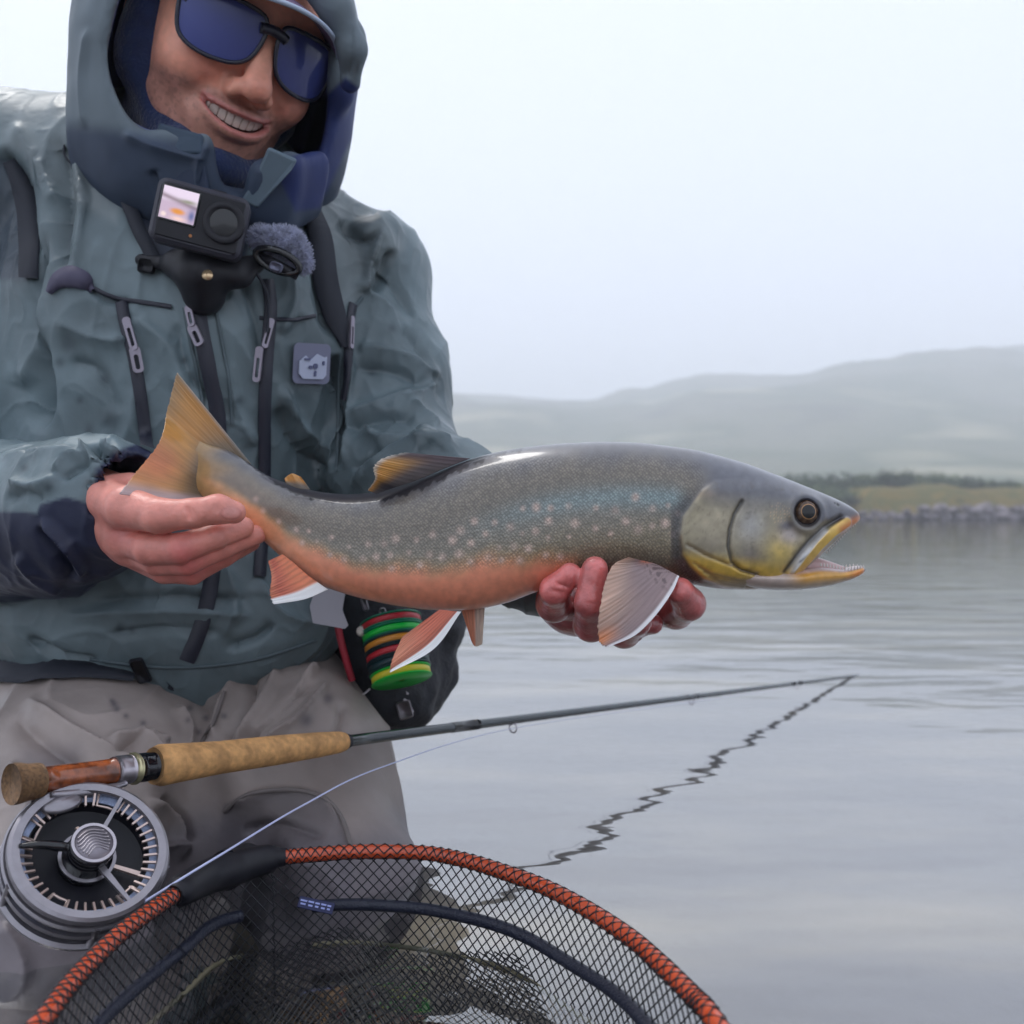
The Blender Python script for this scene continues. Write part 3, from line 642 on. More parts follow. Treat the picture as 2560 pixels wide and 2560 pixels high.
    return np.concatenate([np.clip(c, 0, 0.95), a[:, None]], 1)

fish = thing('fish', P(1300, 1526, 0.72), 'large spotted char with red belly and open mouth held in both hands', 'fish')
NU, NV = 620, 220
Us = spline([p[0] for p in UL], NU); Ls = spline([p[1] for p in UL], NU); Th = np.maximum(spline(np.array(THK)[:, None], NU)[:, 0], 0.002)
th = np.linspace(0, 2 * np.pi, NV, endpoint=False)                     # 0 back, pi/2 near flank, pi belly, 3pi/2 far flank
cs, sn = np.cos(th), np.sin(th)
Cm, Hv = (Us + Ls) / 2, (Us - Ls) / 2
bx_ = Cm[:, None, 0] + Hv[:, None, 0] * cs[None]; by_ = Cm[:, None, 1] + Hv[:, None, 1] * cs[None]
wide = 1.0 + 0.10 * np.sin(th * 2) ** 2
off = Th[:, None] * (np.sign(sn) * np.abs(sn) ** 0.92 * wide)[None]
vv = np.repeat(((1 - cs) / 2)[None], NU, 0)
x_, y_ = bx_.ravel(), by_.ravel(); near = (np.repeat(sn[None], NU, 0).ravel() > -0.05)
# relief: gill cover, grooves, jaw bone, eye socket
dO, sO, _ = poly_dist(x_, y_, OPERC); so = np.where(sO > 0, -dO, dO); so = np.where(x_ < 1650, -99, np.where(x_ > 1850, 99, so))
rel = 0.0034 * sstep(-6, 7, so) * np.exp(-np.maximum(so, 0) / 90) * sstep(1195, 1235, y_)
for pl, w, h in ((PREOP, 5, -0.0024), (SUBOP, 4, -0.0011), (MAXG, 9, -0.0026)): d, _, _ = poly_dist(x_, y_, pl); rel += h * np.exp(-(d / w) ** 2)
d, _, _ = poly_dist(x_, y_, MAXU); rel += 0.0024 * sstep(18, 10, d)
d, _, _ = poly_dist(x_, y_, [(2040, 1330), (1985, 1385), (1962, 1425)]); rel += 0.0012 * np.exp(-(d / 8) ** 2)
for q in range(4):
    pl = [(1715 + 14 * q, 1402 + 12 * q), (1760 + 12 * q, 1428 + 9 * q), (1830 + 10 * q, 1446 + 6 * q), (1905, 1452 + 4 * q)]; d, _, _ = poly_dist(x_, y_, pl); rel -= 0.0010 * np.exp(-(d / 3.5) ** 2)
re_ = np.hypot(x_ - EYE[0], y_ - EYE[1]); rel += 0.0022 * np.exp(-((re_ - 42) / 10) ** 2) - 0.0030 * sstep(36, 26, re_)
rel -= 0.0012 * np.exp(-(np.hypot(x_ - 2077, y_ - 1263) / 4) ** 2)
rel += 0.0006 * np.exp(-(np.hypot(x_ - 1860, y_ - 1350) / 34) ** 2)
SN = np.repeat(sn[None], NU, 0).ravel()
oo = off.ravel() + rel * np.sign(SN) * np.minimum(1, np.abs(SN) * 3)
dep = FD(x_) - oo
# keep pixel outline of the mid plane but real thickness: build with mid-plane scale
mid = PN(x_, y_, FD(x_)); V = mid.copy(); V[:, 1] -= oo
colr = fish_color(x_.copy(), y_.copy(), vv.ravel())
puv = np.stack([x_ / 100, y_ / 100, np.where(SN < 0, 7.0, 0.0)], 1)
fq = grid_faces(NU, NV, True)[:, ::-1]
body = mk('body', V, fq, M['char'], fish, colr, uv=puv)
# end cap of the tail stump and snout
# lower jaw
JU = [((1800, 1425), (1800, 1450)), ((1860, 1408), (1855, 1466)), ((1920, 1405), (1915, 1474)), ((1985, 1406), (1980, 1475)), ((2028, 1401), (2028, 1471)), ((2070, 1406), (2068, 1465)), ((2100, 1413), (2098, 1457)), ((2127, 1410), (2126, 1449)), ((2148, 1408), (2147, 1439)), ((2160, 1416), (2160, 1430))]
JT = [.010, .022, .0235, .022, .0185, .015, .0125, .0105, .008, .003]
nu, nv = 160, 72; Uj = spline([p[0] for p in JU], nu); Lj = spline([p[1] for p in JU], nu); Tj = np.maximum(spline(np.array(JT)[:, None], nu)[:, 0], 0.001)
tj = np.linspace(0, 2 * np.pi, nv, endpoint=False); cj, sj = np.cos(tj), np.sin(tj)
cup = np.where(cj > 0, np.abs(cj) ** 1.6 - 0.55 * np.exp(-(sj / 0.55) ** 2) * (cj > 0), -np.abs(cj) ** 0.9)      # hollow between the two jaw rims
Cj, Hj = (Uj + Lj) / 2, (Uj - Lj) / 2
xj = (Cj[:, None, 0] + Hj[:, None, 0] * cup[None]).ravel(); yj = (Cj[:, None, 1] + Hj[:, None, 1] * cup[None]).ravel(); oj = (Tj[:, None] * sj[None]).ravel()
Vj = PN(xj, yj, FD(xj)); Vj[:, 1] -= oj
CJ = np.repeat(cj[None], nu, 0).ravel(); vj = (1 - CJ) / 2; L1 = lambda *c: np.array(lin(c)) * np.ones((xj.size, 1))
cc = mixc(L1(206, 150, 56), L1(212, 190, 164), sstep(0.5, 0.85, vj)); cc = mixc(cc, L1(196, 178, 168), sstep(2000, 1930, xj)); cc = mixc(cc, L1(204, 178, 176), sstep(0.30, 0.16, vj))
cc = mixc(cc, L1(216, 132, 58), sstep(2090, 2140, xj) * sstep(0.25, 0.4, vj) * sstep(0.9, 0.7, vj)); cc = mixc(cc, L1(30, 28, 30), sstep(2150, 2158, xj) * sstep(1412, 1418, yj)); cc = mixc(cc, L1(196, 190, 184), sstep(0.82, 0.95, vj))
mk('lower_jaw', Vj, grid_faces(nu, nv, True)[:, ::-1], M['char'], fish, np.concatenate([np.clip(cc, 0, .95), np.zeros((len(cc), 1))], 1), uv=np.stack([xj / 100, yj / 100], 1))
# gums with small teeth
G = Geo()
for s in (-1, 1):
    for k in range(15):
        x = 2036 + k * 8.2; t = np.interp(x, Uj[:, 0], Tj) * 0.82; y = np.interp(x, Uj[:, 0], Uj[:, 1]) + 4; b = np.array(P(x, y, FD(x))); b[1] -= s * t
        v, f = lathe([(0.0007, -0.002), (0.0005, -0.0004), (0.0001, 0.0004)], 6); G.add(v + b, f)
    for k in range(14):
        x = 2052 + k * 6.0; y = np.interp(x, Ls[-160:, 0], Ls[-160:, 1]) - 2; t = np.interp(x, Ls[-160:, 0], Th[-160:]) * 0.7; b = np.array(P(x, y, FD(x))); b[1] -= s * t
        v, f = lathe([(0.0001, -0.0004), (0.0005, 0.0004), (0.0007, 0.0014)], 6); G.add(v + b, f)
tag(G.build('teeth', mat('fish_tooth', A(205, 196, 190), 0.3), fish), kind='stuff')
tpts = [P(1960, 1420, FD(1960)), P(2020, 1416, FD(2020)), P(2070, 1422, FD(2070)), P(2110, 1428, FD(2110))]
v, f = tube(spline(tpts, 16), np.linspace(0.010, 0.003, 16), 12); mk('tongue', v, f, mat('fish_tongue', A(196, 160, 158), 0.3, coat=0.4), fish)
# eyes: iris, pupil as coloured eyeball, one on each side
for s in (1, -1):
    i0 = np.argmin(np.abs(Us[:, 0] - EYE[0] - 6)); thk = Th[i0] * (1.0)
    c = np.array(P(EYE[0], EYE[1], FD(EYE[0]))); c[1] -= s * (thk * 0.98 - 0.0064); R = 0.0094
    pr = [(R * math.sin(a), R * math.cos(a)) for a in np.linspace(0.001, 1.9, 40)]; v, f = lathe(pr, 40)
    rad = np.hypot(v[:, 0], v[:, 1]); L2 = lambda *q: np.array(lin(q)) * np.ones((len(v), 1))
    up = v[:, 2] > 0; r1 = np.where(up, rad, R)
    ce = mixc(L2(8, 9, 12), L2(186, 140, 94), sstep(0.0044, 0.0046, r1)); ce = mixc(ce, L2(74, 54, 42), sstep(0.0049, 0.0053, r1)); ce = mixc(ce, L2(120, 96, 70), (np.sin(np.arctan2(v[:, 1], v[:, 0]) * 9) > 0.3) * 0.4 * sstep(0.005, 0.006, r1)); ce = mixc(ce, L2(28, 28, 34), sstep(0.0072, 0.0082, r1))
    Mx = frame_mat(c, (1, 0, 0), (0.10, -s, 0.10 if s > 0 else 0.1)); eo = mk('eye', xf(v, Mx), f, M['eyeb'], fish, ce)
# fins
def fin(name, base, marg, dbase, dmarg, colf, lead=None, rays=22, n=70, m=44, ragged=0.02, curl=0.0, thick=(0.0016, 0.0004), seed=1):
    r = np.random.default_rng(seed); B = spline(base, n); E = spline(marg, n); s = np.linspace(0, 1, n); t = np.linspace(0, 1, m)
    jag = ragged * (0.6 * np.abs(np.sin(s * rays * np.pi)) - 0.3 + 0.4 * r.normal(size=n) * 0.5)
    XY = B[:, None] * (1 - t[None, :, None] * (1 - jag[:, None, None] * 0)) + E[:, None] * t[None, :, None]
    XY = B[:, None] + (E - B)[:, None] * (t[None, :, None] * (1 + jag[:, None, None] * t[None, :, None] ** 4))
    if lead is not None:                                  # curved leading ray: pull rows near s=1 towards the curve
        Lc = spline(lead, m); d0 = Lc - (B[-1] * (1 - t[:, None]) + E[-1] * t[:, None]); XY += (s ** 3)[:, None, None] * d0[None]
    db = np.interp(s, np.linspace(0, 1, np.size(dbase)), np.atleast_1d(dbase)); de = np.interp(s, np.linspace(0, 1, np.size(dmarg)), np.atleast_1d(dmarg))
    sj = s + 0.010 * np.interp(s, np.linspace(0, 1, 25), r.normal(size=25)); r1_ = np.abs(np.sin(sj * rays * np.pi)); r2_ = np.abs(np.sin(sj * 2 * rays * np.pi)); ray2 = r1_[:, None] * (1 - sstep(0.35, 0.7, t))[None] + r2_[:, None] * sstep(0.35, 0.7, t)[None]; ray = r1_; D = db[:, None] * (1 - t) + de[:, None] * t + curl * np.sin(np.pi * t)[None] + 0.00040 * (ray2 - 0.5) * (0.4 + t[None]) + 0.0008 * np.sin(s * 9)[:, None] * t[None]
    P0 = PN(XY[..., 0], XY[..., 1], D); tk = (thick[0] * (1 - t) + thick[1] * t)[None, :, None] * np.array([0, 1.0, 0])
    Vf = np.concatenate([(P0 - tk / 2).reshape(-1, 3), (P0 + tk / 2).reshape(-1, 3)]); q = grid_faces(n, m); k = n * m
    idx = np.arange(k).reshape(n, m); rim = np.concatenate([idx[:, 0], idx[-1, 1:], idx[::-1, -1][1:], idx[0, ::-1][1:-1]]); r2 = np.roll(rim, -1)
    fa = np.concatenate([q, q[:, ::-1] + k, np.stack([rim, rim + k, r2 + k, r2], 1)])
    S, T = np.meshgrid(s, t, indexing='ij'); c = colf(S.ravel(), T.ravel(), ray2.ravel()); c = c * (1 + 0.10 * fbm(np.stack([S.ravel() * 24, T.ravel() * 4, 0 * S.ravel()], 1), 3, seed)[:, None]); c = np.concatenate([c, c])
    return mk(name, Vf, fa, M['fin'], fish, np.clip(c * 1.22, 0, 0.95))
LL = lambda s, *c: np.array(lin(c)) * np.ones((s.size, 1))
def c_tail(s, t, r):
    c = mixc(LL(s, 128, 110, 88), LL(s, 192, 142, 78), sstep(0.12, 0.6, t)); c = mixc(c, LL(s, 206, 124, 88), np.exp(-((s - 0.72) / 0.16) ** 2) * sstep(0.3, 0.8, t) * 0.7)
    c = mixc(c, LL(s, 176, 160, 168), sstep(0.86, 0.97, s) * 0.8); c = mixc(c, LL(s, 168, 168, 168), sstep(0.06, 0.0, s) * 0.6); c = mixc(c, LL(s, 96, 84, 66), sstep(0.35, 0.10, t) * 0.45)
    c = mixc(c, LL(s, 152, 138, 116), sstep(0.75, 1.0, t) * sstep(0.5, 0.2, s) * 0.45); return c * (0.92 + 0.10 * r[:, None])
fin('tail_fin', [(628, 1160), (588, 1150), (540, 1160), (512, 1190), (505, 1225), (520, 1252)], [(443, 931), (433, 968), (416, 1036), (408, 1080), (388, 1122), (340, 1180), (298, 1234)], [0.752, 0.7545, 0.7545, 0.752], [0.754, 0.760, 0.728, 0.690], c_tail,
    lead=[(520, 1252), (420, 1250), (298, 1236)], rays=26, ragged=0.015, n=110, m=60, seed=2)
def c_dors(s, t, r):
    c = mixc(LL(s, 120, 112, 112), LL(s, 206, 154, 82), sstep(0.25, 0.75, t) * sstep(0.0, 0.25, s)); c = mixc(c, LL(s, 128, 114, 120), sstep(0.35, 0.0, s) * 0.8); c = mixc(c, LL(s, 200, 196, 190), sstep(0.86, 0.99, t) * 0.8); c = mixc(c, LL(s, 58, 56, 66), np.exp(-((s - 0.82) / 0.10) ** 2) * sstep(0.9, 0.5, t) * 0.8)
    return c * (0.84 + 0.26 * r[:, None])
fin('dorsal_fin', [(1176, 1146), (1110, 1172), (1045, 1200), (990, 1218), (940, 1234)], [(1010, 1131), (958, 1146), (934, 1170), (938, 1196), (919, 1226)], 0.712, [0.700, 0.696, 0.697, 0.703], c_dors, rays=13, ragged=0.05, seed=3)
def c_adip(s, t, r): return mixc(LL(s, 122, 112, 102), LL(s, 214, 158, 88), sstep(0.2, 0.7, t)) * (0.9 + 0.1 * r[:, None])
fin('adipose_fin', [(776, 1224), (750, 1222), (716, 1210)], [(752, 1192), (730, 1184), (711, 1196)], 0.728, 0.726, c_adip, rays=2, n=24, m=16, ragged=0.0)
def c_anal(s, t, r):
    c = mixc(LL(s, 222, 130, 88), LL(s, 198, 100, 74), sstep(0.2, 0.8, t)); c = mixc(c, LL(s, 226, 150, 110), sstep(0.75, 1.0, t) * 0.5); c = c * (0.78 + 0.28 * r[:, None]); return mixc(c, LL(s, 238, 234, 232), sstep(0.80, 0.86, s))
fin('anal_fin', [(706, 1386), (735, 1408), (770, 1438), (820, 1474)], [(671, 1402), (679, 1442), (675, 1482), (684, 1511)], 0.722, [0.718, 0.708], c_anal, lead=[(820, 1474), (762, 1498), (684, 1511)], rays=9, ragged=0.03, seed=5)
def c_pelv(s, t, r):
    c = mixc(LL(s, 200, 104, 76), LL(s, 216, 144, 112), sstep(0.3, 1.0, t)); c = mixc(c, LL(s, 150, 80, 64), np.exp(-((s - 0.74) / 0.07) ** 2) * 0.6); c = c * (0.78 + 0.28 * r[:, None]); return mixc(c, LL(s, 240, 236, 236), sstep(0.79, 0.84, s))
fin('pelvic_fin', [(1098, 1524), (1118, 1526), (1135, 1528), (1153, 1529)], [(1006, 1592), (984, 1640), (976, 1668), (975, 1682)], 0.690, [0.684, 0.672], c_pelv, lead=[(1153, 1529), (1085, 1622), (975, 1682)], rays=8, ragged=0.02, seed=6)
def c_pelv2(s, t, r): return mixc(LL(s, 222, 150, 118), LL(s, 226, 206, 190), sstep(0.55, 0.7, s)) * (0.8 + 0.2 * r[:, None])
fin('pelvic_fin', [(1152, 1522), (1170, 1522), (1190, 1521), (1212, 1518)], [(1172, 1582), (1180, 1606), (1190, 1616), (1206, 1610)], 0.728, 0.732, c_pelv2, rays=6, ragged=0.03, seed=7)
def c_pect(s, t, r):
    c = mixc(LL(s, 150, 128, 128), LL(s, 206, 172, 152), sstep(0.3, 0.95, t) * sstep(0.95, 0.5, s)); c = mixc(c, LL(s, 222, 144, 96), sstep(0.72, 1.0, t) * np.exp(-((s - 0.80) / 0.10) ** 2)); c = mixc(c, LL(s, 208, 120, 92), sstep(0.3, 0.0, s) * sstep(0.5, 0.1, t))
    c = c * (0.93 + 0.10 * r[:, None]); c = mixc(c, LL(s, 58, 36, 42), sstep(0.1, 0.5, np.sin(s * 23 + 4 * np.sin(t * 17)) * np.sin(t * 27 + s * 13)) * sstep(0.30, 0.12, t) * 0.6); return mixc(c, LL(s, 226, 222, 224), sstep(0.93, 0.965, s))
fin('pectoral_fin', [(1618, 1404), (1640, 1410), (1668, 1424), (1698, 1440)], [(1570, 1393), (1534, 1412), (1513, 1456), (1500, 1520), (1495, 1570), (1501, 1606), (1522, 1618)], [0.672, 0.668], [0.650, 0.640, 0.640], c_pect, lead=[(1698, 1440), (1680, 1480), (1640, 1537), (1588, 1588), (1522, 1618)], rays=13, ragged=0.025, curl=-0.004, n=90, m=60, seed=8)
# ------------------------------------------------------------------ the angler
person = thing('person', P(430, 2300, 1.0), 'smiling angler in grey-green hooded rain jacket kneeling in the shallows', 'person')
def pv(px, py, d): return np.array(P(px, py, d))
# --- jacket shell: trunk, shoulders and sleeves as one surface
FJ = Field((-0.66, 0.60, -0.02), (0.06, 1.32, 0.80), 0.0042)
FJ.chain([pv(455, 560, 1.03), pv(450, 900, 1.035), pv(450, 1250, 1.04), pv(445, 1560, 1.04)], [0.120, 0.150, 0.148, 0.140], 0.05)
FJ.ell(pv(440, 860, 1.00), (0.150, 0.120, 0.150), k=0.05); FJ.ell(pv(300, 760, 0.985), (0.085, 0.085, 0.12), k=0.05); FJ.ell(pv(640, 800, 0.985), (0.085, 0.085, 0.12), k=0.05)
FJ.ell(pv(420, 1480, 0.985), (0.165, 0.105, 0.090), k=0.04); FJ.ell(pv(600, 1560, 0.97), (0.090, 0.075, 0.050), k=0.03); FJ.ell(pv(230, 1540, 0.95), (0.110, 0.075, 0.055), k=0.03)
FJ.cap(pv(440, 1600, 1.00), pv(560, 1650, 0.985), 0.075, 0.060, 0.03); FJ.cap(pv(360, 1640, 0.965), pv(760, 1600, 0.985), 0.026, 0.026, 0.03)
FJ.cap(pv(500, 500, 1.04), pv(900, 690, 1.06), 0.075, 0.062, 0.05); FJ.cap(pv(430, 480, 1.03), pv(-10, 440, 1.02), 0.080, 0.078, 0.05)
FJ.cap(pv(290, 460, 1.0), pv(40, 420, 0.99), 0.05, 0.05, 0.03)
FJ.cap(pv(870, 640, 1.06), pv(950, 650, 1.05), 0.040, 0.034, 0.02); FJ.chain([pv(880, 660, 1.015), pv(930, 610, 1.005), pv(962, 580, 1.01)], [0.030, 0.020, 0.010], 0.012)
# left arm of the wearer: down from the shoulder, forearm forward under the fish
FJ.chain([pv(925, 740, 1.06), pv(955, 950, 1.03), pv(985, 1150, 0.99)], [0.058, 0.058, 0.058], 0.035); FJ.chain([pv(985, 1165, 0.985), pv(1120, 1255, 0.90), pv(1260, 1350, 0.83), pv(1352, 1420, 0.79)], [0.057, 0.048, 0.042, 0.038], 0.025)
# right arm of the wearer: out of frame, forearm comes back across to the tail of the fish
FJ.chain([pv(-40, 520, 1.03), pv(-150, 900, 0.99), pv(-170, 1280, 0.93)], [0.070, 0.064, 0.062], 0.03)
FJ.chain([pv(-170, 1300, 0.92), pv(-20, 1305, 0.87), pv(130, 1295, 0.82), pv(215, 1275, 0.79)], [0.060, 0.060, 0.056, 0.053], 0.02)
FJ.chain([pv(215, 1275, 0.79), pv(262, 1255, 0.775)], [0.053, 0.049], 0.01)
FJ.cap(pv(262, 1255, 0.778), pv(330, 1255, 0.760), 0.034, 0.034, 0.0, sub=True)
JV, JF = subdiv(*FJ.mesh(1))
N0 = vnormals(JV, JF); jpx, jpy = to_px(JV)
# broad soft undulation of loose shell cloth
q = JV * np.array([9, 7, 6.0]); JV = JV + N0 * (0.0042 * fbm(q, 3, 2) + 0.0042 * (1 - np.abs(fbm(JV * np.array([17, 12, 4.5]) + 0.6 * fbm(JV * 5, 2, 3)[:, None], 1, 9))) ** 5 + 0.0018 * (1 - np.abs(fbm(JV * np.array([30, 24, 13.0]) + 0.8 * fbm(JV * 9, 2, 5)[:, None], 1, 12))) ** 6 + 0.0011 * (1 - np.abs(fbm(JV * np.array([58, 46, 34.0]) + 1.0 * fbm(JV * 14, 2, 7)[:, None], 1, 17))) ** 6)[:, None]
JFOLDS = [
 ([(857, 1043), (983, 1007), (1105, 952)], 22, .010), ([(850, 1075), (960, 1045), (1040, 1040)], 16, -.009), ([(905, 1060), (975, 1105), (1113, 1086)], 17, .009), ([(1026, 1005), (1060, 1035), (1103, 1072)], 13, .007),
 ([(885, 865), (1015, 893), (1105, 944)], 22, .008), ([(880, 920), (990, 930), (1080, 985)], 20, -.006), ([(868, 1230), (975, 1140), (1080, 1112), (1150, 1122)], 24, .012), ([(880, 1180), (960, 1130), (1060, 1098)], 13, -.010),
 ([(870, 700), (960, 760), (1010, 840)], 26, .006), ([(920, 640), (985, 720), (1040, 800)], 18, -.005), ([(980, 780), (1060, 900), (1108, 1010)], 16, -.004),
 ([(150, 330), (165, 500), (150, 690)], 22, -.012), ([(195, 380), (210, 520), (190, 680)], 15, .007), ([(30, 300), (110, 420), (150, 520)], 26, .008), ([(0, 370), (60, 470), (70, 640)], 24, -.013),
 ([(110, 560), (80, 760), (115, 960), (100, 1090)], 24, -.016), ([(60, 650), (90, 820), (60, 980)], 26, .010), ([(130, 800), (240, 845), (330, 850)], 18, .006), ([(170, 900), (250, 930), (300, 1040)], 22, -.005),
 ([(210, 700), (260, 745), (330, 752)], 9, -.005), ([(330, 790), (420, 860), (470, 980)], 26, .006), ([(440, 800), (470, 930), (545, 1010)], 18, -.007),
 ([(770, 520), (800, 660), (840, 860)], 22, -.014), ([(720, 640), (735, 760), (700, 840)], 18, .006), ([(845, 880), (850, 1000), (840, 1180)], 20, -.022), ([(880, 860), (872, 1020), (862, 1180)], 15, .008),
 ([(700, 960), (750, 1060), (830, 1130)], 20, .008), ([(690, 1010), (740, 1110), (820, 1190)], 22, -.009), ([(560, 900), (600, 1040), (640, 1120)], 22, .005), ([(590, 660), (640, 800), (660, 900)], 16, -.006),
 ([(200, 1505), (420, 1490), (640, 1500)], 18, -.006), ([(150, 1540), (380, 1525), (660, 1540)], 16, .006), ([(250, 1585), (430, 1570), (560, 1580)], 14, -.005), ([(560, 1400), (590, 1500), (560, 1600)], 20, .006),
 ([(640, 1440), (700, 1530), (790, 1560)], 18, .007), ([(60, 1590), (160, 1640), (250, 1655)], 14, -.009), ([(690, 1560), (640, 1600), (560, 1625)], 13, -.009),
 ([(0, 1150), (90, 1130), (200, 1120)], 14, .004), ([(130, 1180), (170, 1145), (210, 1140)], 9, .007), ([(200, 1110), (232, 1150), (255, 1205)], 9, .011), ([(225, 1112), (262, 1135), (290, 1160)], 9, -.011), ([(248, 1108), (275, 1128), (300, 1140)], 7, .009),
 ([(150, 1200), (200, 1165), (240, 1150)], 10, -.006), ([(20, 1200), (80, 1215), (150, 1190)], 18, .006), ([(10, 1250), (70, 1230), (110, 1255)], 16, -.005), ([(100, 1290), (180, 1370), (215, 1440)], 14, .009), ([(95, 1310), (160, 1400), (190, 1460)], 13, -.010), ([(40, 1380), (90, 1440), (160, 1480)], 16, .006), ([(220, 1200), (250, 1240), (230, 1290)], 12, -.008),
 ([(845, 545), (905, 600), (960, 575)], 15, -.010), ([(958, 570), (930, 650), (905, 740)], 10, .011), ([(985, 620), (960, 700), (925, 730)], 15, -.012), ([(430, 1240), (470, 1330), (520, 1400)], 24, .006), ([(700, 1260), (640, 1330), (560, 1360)], 24, -.005)]
JV = folds(JV, JF, JFOLDS)
jpx, jpy = to_px(JV)
sage, sage_lit, navy = np.array(A(112, 128, 134)), np.array(A(136, 148, 152)), np.array(A(40, 46, 72))
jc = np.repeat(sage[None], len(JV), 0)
jc = mixc(jc, sage_lit, soft_poly(jpx, jpy, [(-200, 200), (330, 230), (330, 420), (290, 560), (150, 480), (60, 380), (-200, 330)], 14) * (JV[:, 1] < 1.2))  # lit shoulder: light put into the cloth colour
jc = mixc(jc, sage_lit, soft_poly(jpx, jpy, [(770, 480), (960, 540), (1010, 620), (910, 740), (840, 780), (800, 640)], 10) * 0.8)  # same painted light on the other shoulder
def seg_d(V, a, b): t = np.clip(((V - a) @ (b - a)) / ((b - a) @ (b - a)), 0, 1); return np.linalg.norm(V - a - t[:, None] * (b - a), axis=1)
arm_d = sstep(0.074, 0.069, np.minimum(seg_d(JV, pv(-170, 1300, 0.92), pv(130, 1295, 0.82)), seg_d(JV, pv(130, 1295, 0.82), pv(262, 1255, 0.775))))      # cloth that belongs to the forearm
arm = soft_poly(jpx, jpy, [(-400, 1278), (60, 1280), (92, 1285), (100, 1262), (165, 1242), (230, 1262), (400, 1230), (420, 1500), (-400, 1520)], 5) * arm_d
jc = mixc(jc, navy, arm)
jc = mixc(jc, navy * 1.1, soft_poly(jpx, jpy, [(236, 1180), (285, 1130), (420, 1080), (420, 1330), (250, 1330)], 6) * (JV[:, 1] < 0.86))
jc = mixc(jc, navy * 0.9, soft_poly(jpx, jpy, [(-60, 380), (20, 400), (70, 560), (66, 700), (-60, 700)], 12) * 0.6)
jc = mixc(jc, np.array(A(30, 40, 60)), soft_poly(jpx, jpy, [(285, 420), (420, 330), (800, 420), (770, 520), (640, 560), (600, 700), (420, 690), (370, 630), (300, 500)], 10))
for sx, sy, sr in ((262, 948, 16), (150, 905, 12), (200, 1000, 10), (275, 1050, 22), (225, 1075, 14), (300, 850, 12), (170, 860, 20), (420, 1130, 14), (300, 1570, 15), (330, 1575, 10), (600, 1000, 12), (720, 1200, 18), (930, 930, 10), (460, 900, 10), (60, 1170, 9), (120, 1220, 12), (560, 1300, 22), (980, 820, 14)):     # wet and dirty marks
    dd_ = np.hypot(jpx - sx, jpy - sy) * (1 + 0.25 * fbm(JV * 45, 2, 4)); jc = mixc(jc, np.array(A(48, 58, 66)), np.exp(-(dd_ / sr) ** 2) * 0.6 * (JV[:, 1] < 1.1))
wet = sstep(0.05, 0.6, fbm(JV * np.array([6, 5, 3.5]), 4, 21)); jc = jc * (1 - 0.26 * wet[:, None])
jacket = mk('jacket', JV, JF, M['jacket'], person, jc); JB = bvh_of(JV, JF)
# trims on the jacket (sub-parts)
def strip(name, pts, wid, m, lift=0.001, thick=0.002, n=26):
    v, f, Q, NN, t, S = ribbon(JB, pts, wid, thick, lift, n); return mk(name, v, f, m, jacket, smooth=False), Q, NN, t, S
def puller(pts, w=0.010, m=None):
    w = w * 0.68
    """slider tag: a flat loop with an opening, laid along a pixel segment"""
    q0, n0 = cast(JB, *pts[0], 0.007); q1, n1 = cast(JB, *pts[1], 0.007)
    if q0 is None or q1 is None: return
    L = (q1 - q0).length; Mx = frame_mat((q0 + q1) / 2, q1 - q0, n0); o = rbox_outline(L, w, w * 0.4, 4); i = rbox_outline(L * 0.55, w * 0.42, w * 0.18, 4) + [L * 0.10, 0]; k = len(o); th_ = 0.0022
    v = [(p[0], p[1], z) for z in (0, th_) for p in o] + [(p[0], p[1], z) for z in (0, th_) for p in i]
    f = [(a, (a + 1) % k, k + (a + 1) % k, k + a) for a in range(k)] + [(2 * k + (a + 1) % k, 2 * k + a, 3 * k + a, 3 * k + (a + 1) % k) for a in range(k)] + [(k + a, k + (a + 1) % k, 3 * k + (a + 1) % k, 3 * k + a) for a in range(k)]
    return mk('zip_puller', xf(v, Mx), f, m or M['zipmetal'], jacket, smooth=False)
strip('pocket_zip', [(303, 748), (312, 800), (330, 870), (345, 950), (358, 1040), (368, 1125)], 0.0105, M['zip'])
puller([(322, 800), (340, 880)], 0.010); puller([(333, 868), (350, 935)], 0.013)
strip('front_zip', [(490, 735), (496, 790), (510, 870), (528, 950), (545, 1030), (548, 1200), (535, 1400), (520, 1500), (500, 1580), (468, 1650)], 0.0135, M['zip'])
puller([(480, 770), (492, 820)], 0.009); puller([(487, 815), (506, 866)], 0.013)
strip('pocket_zip', [(668, 700), (676, 760), (672, 830), (664, 930), (660, 1060), (660, 1200), (655, 1330), (648, 1445)], 0.0115, M['zip'])
puller([(674, 800), (663, 870)], 0.008); puller([(661, 870), (640, 950)], 0.010)
strip('pocket_zip', [(880, 760), (870, 830), (872, 930), (862, 1000)], 0.009, M['zip']); puller([(866, 795), (880, 885)], 0.0065)
strip('seam', [(178, 694), (230, 716), (270, 738), (330, 752), (432, 768)], 0.004, M['zip'], thick=0.0012)
strip('seam', [(650, 795), (720, 800), (785, 790)], 0.0035, M['zip'], thick=0.0012)
strip('pocket_flap', [(128, 735), (150, 705), (180, 694), (212, 704), (240, 726)], [0.004, 0.016, 0.020, 0.016, 0.004], mat('flap_shade', A(70, 66, 88), 0.7), thick=0.004)  # pocket flap, its shade put into the dark purple
seamm = mat('seam_tape', A(78, 92, 98), 0.6)
for pts in ([(905, 742), (868, 800), (850, 900), (846, 1040), (842, 1180)], [(225, 1648), (420, 1668), (620, 1652), (790, 1600)], [(462, 770), (478, 860), (500, 960), (512, 1060)], [(536, 760), (556, 860), (574, 960), (580, 1060)]):
    strip('seam', pts, 0.0032, seamm, lift=0.0006, thick=0.0012)
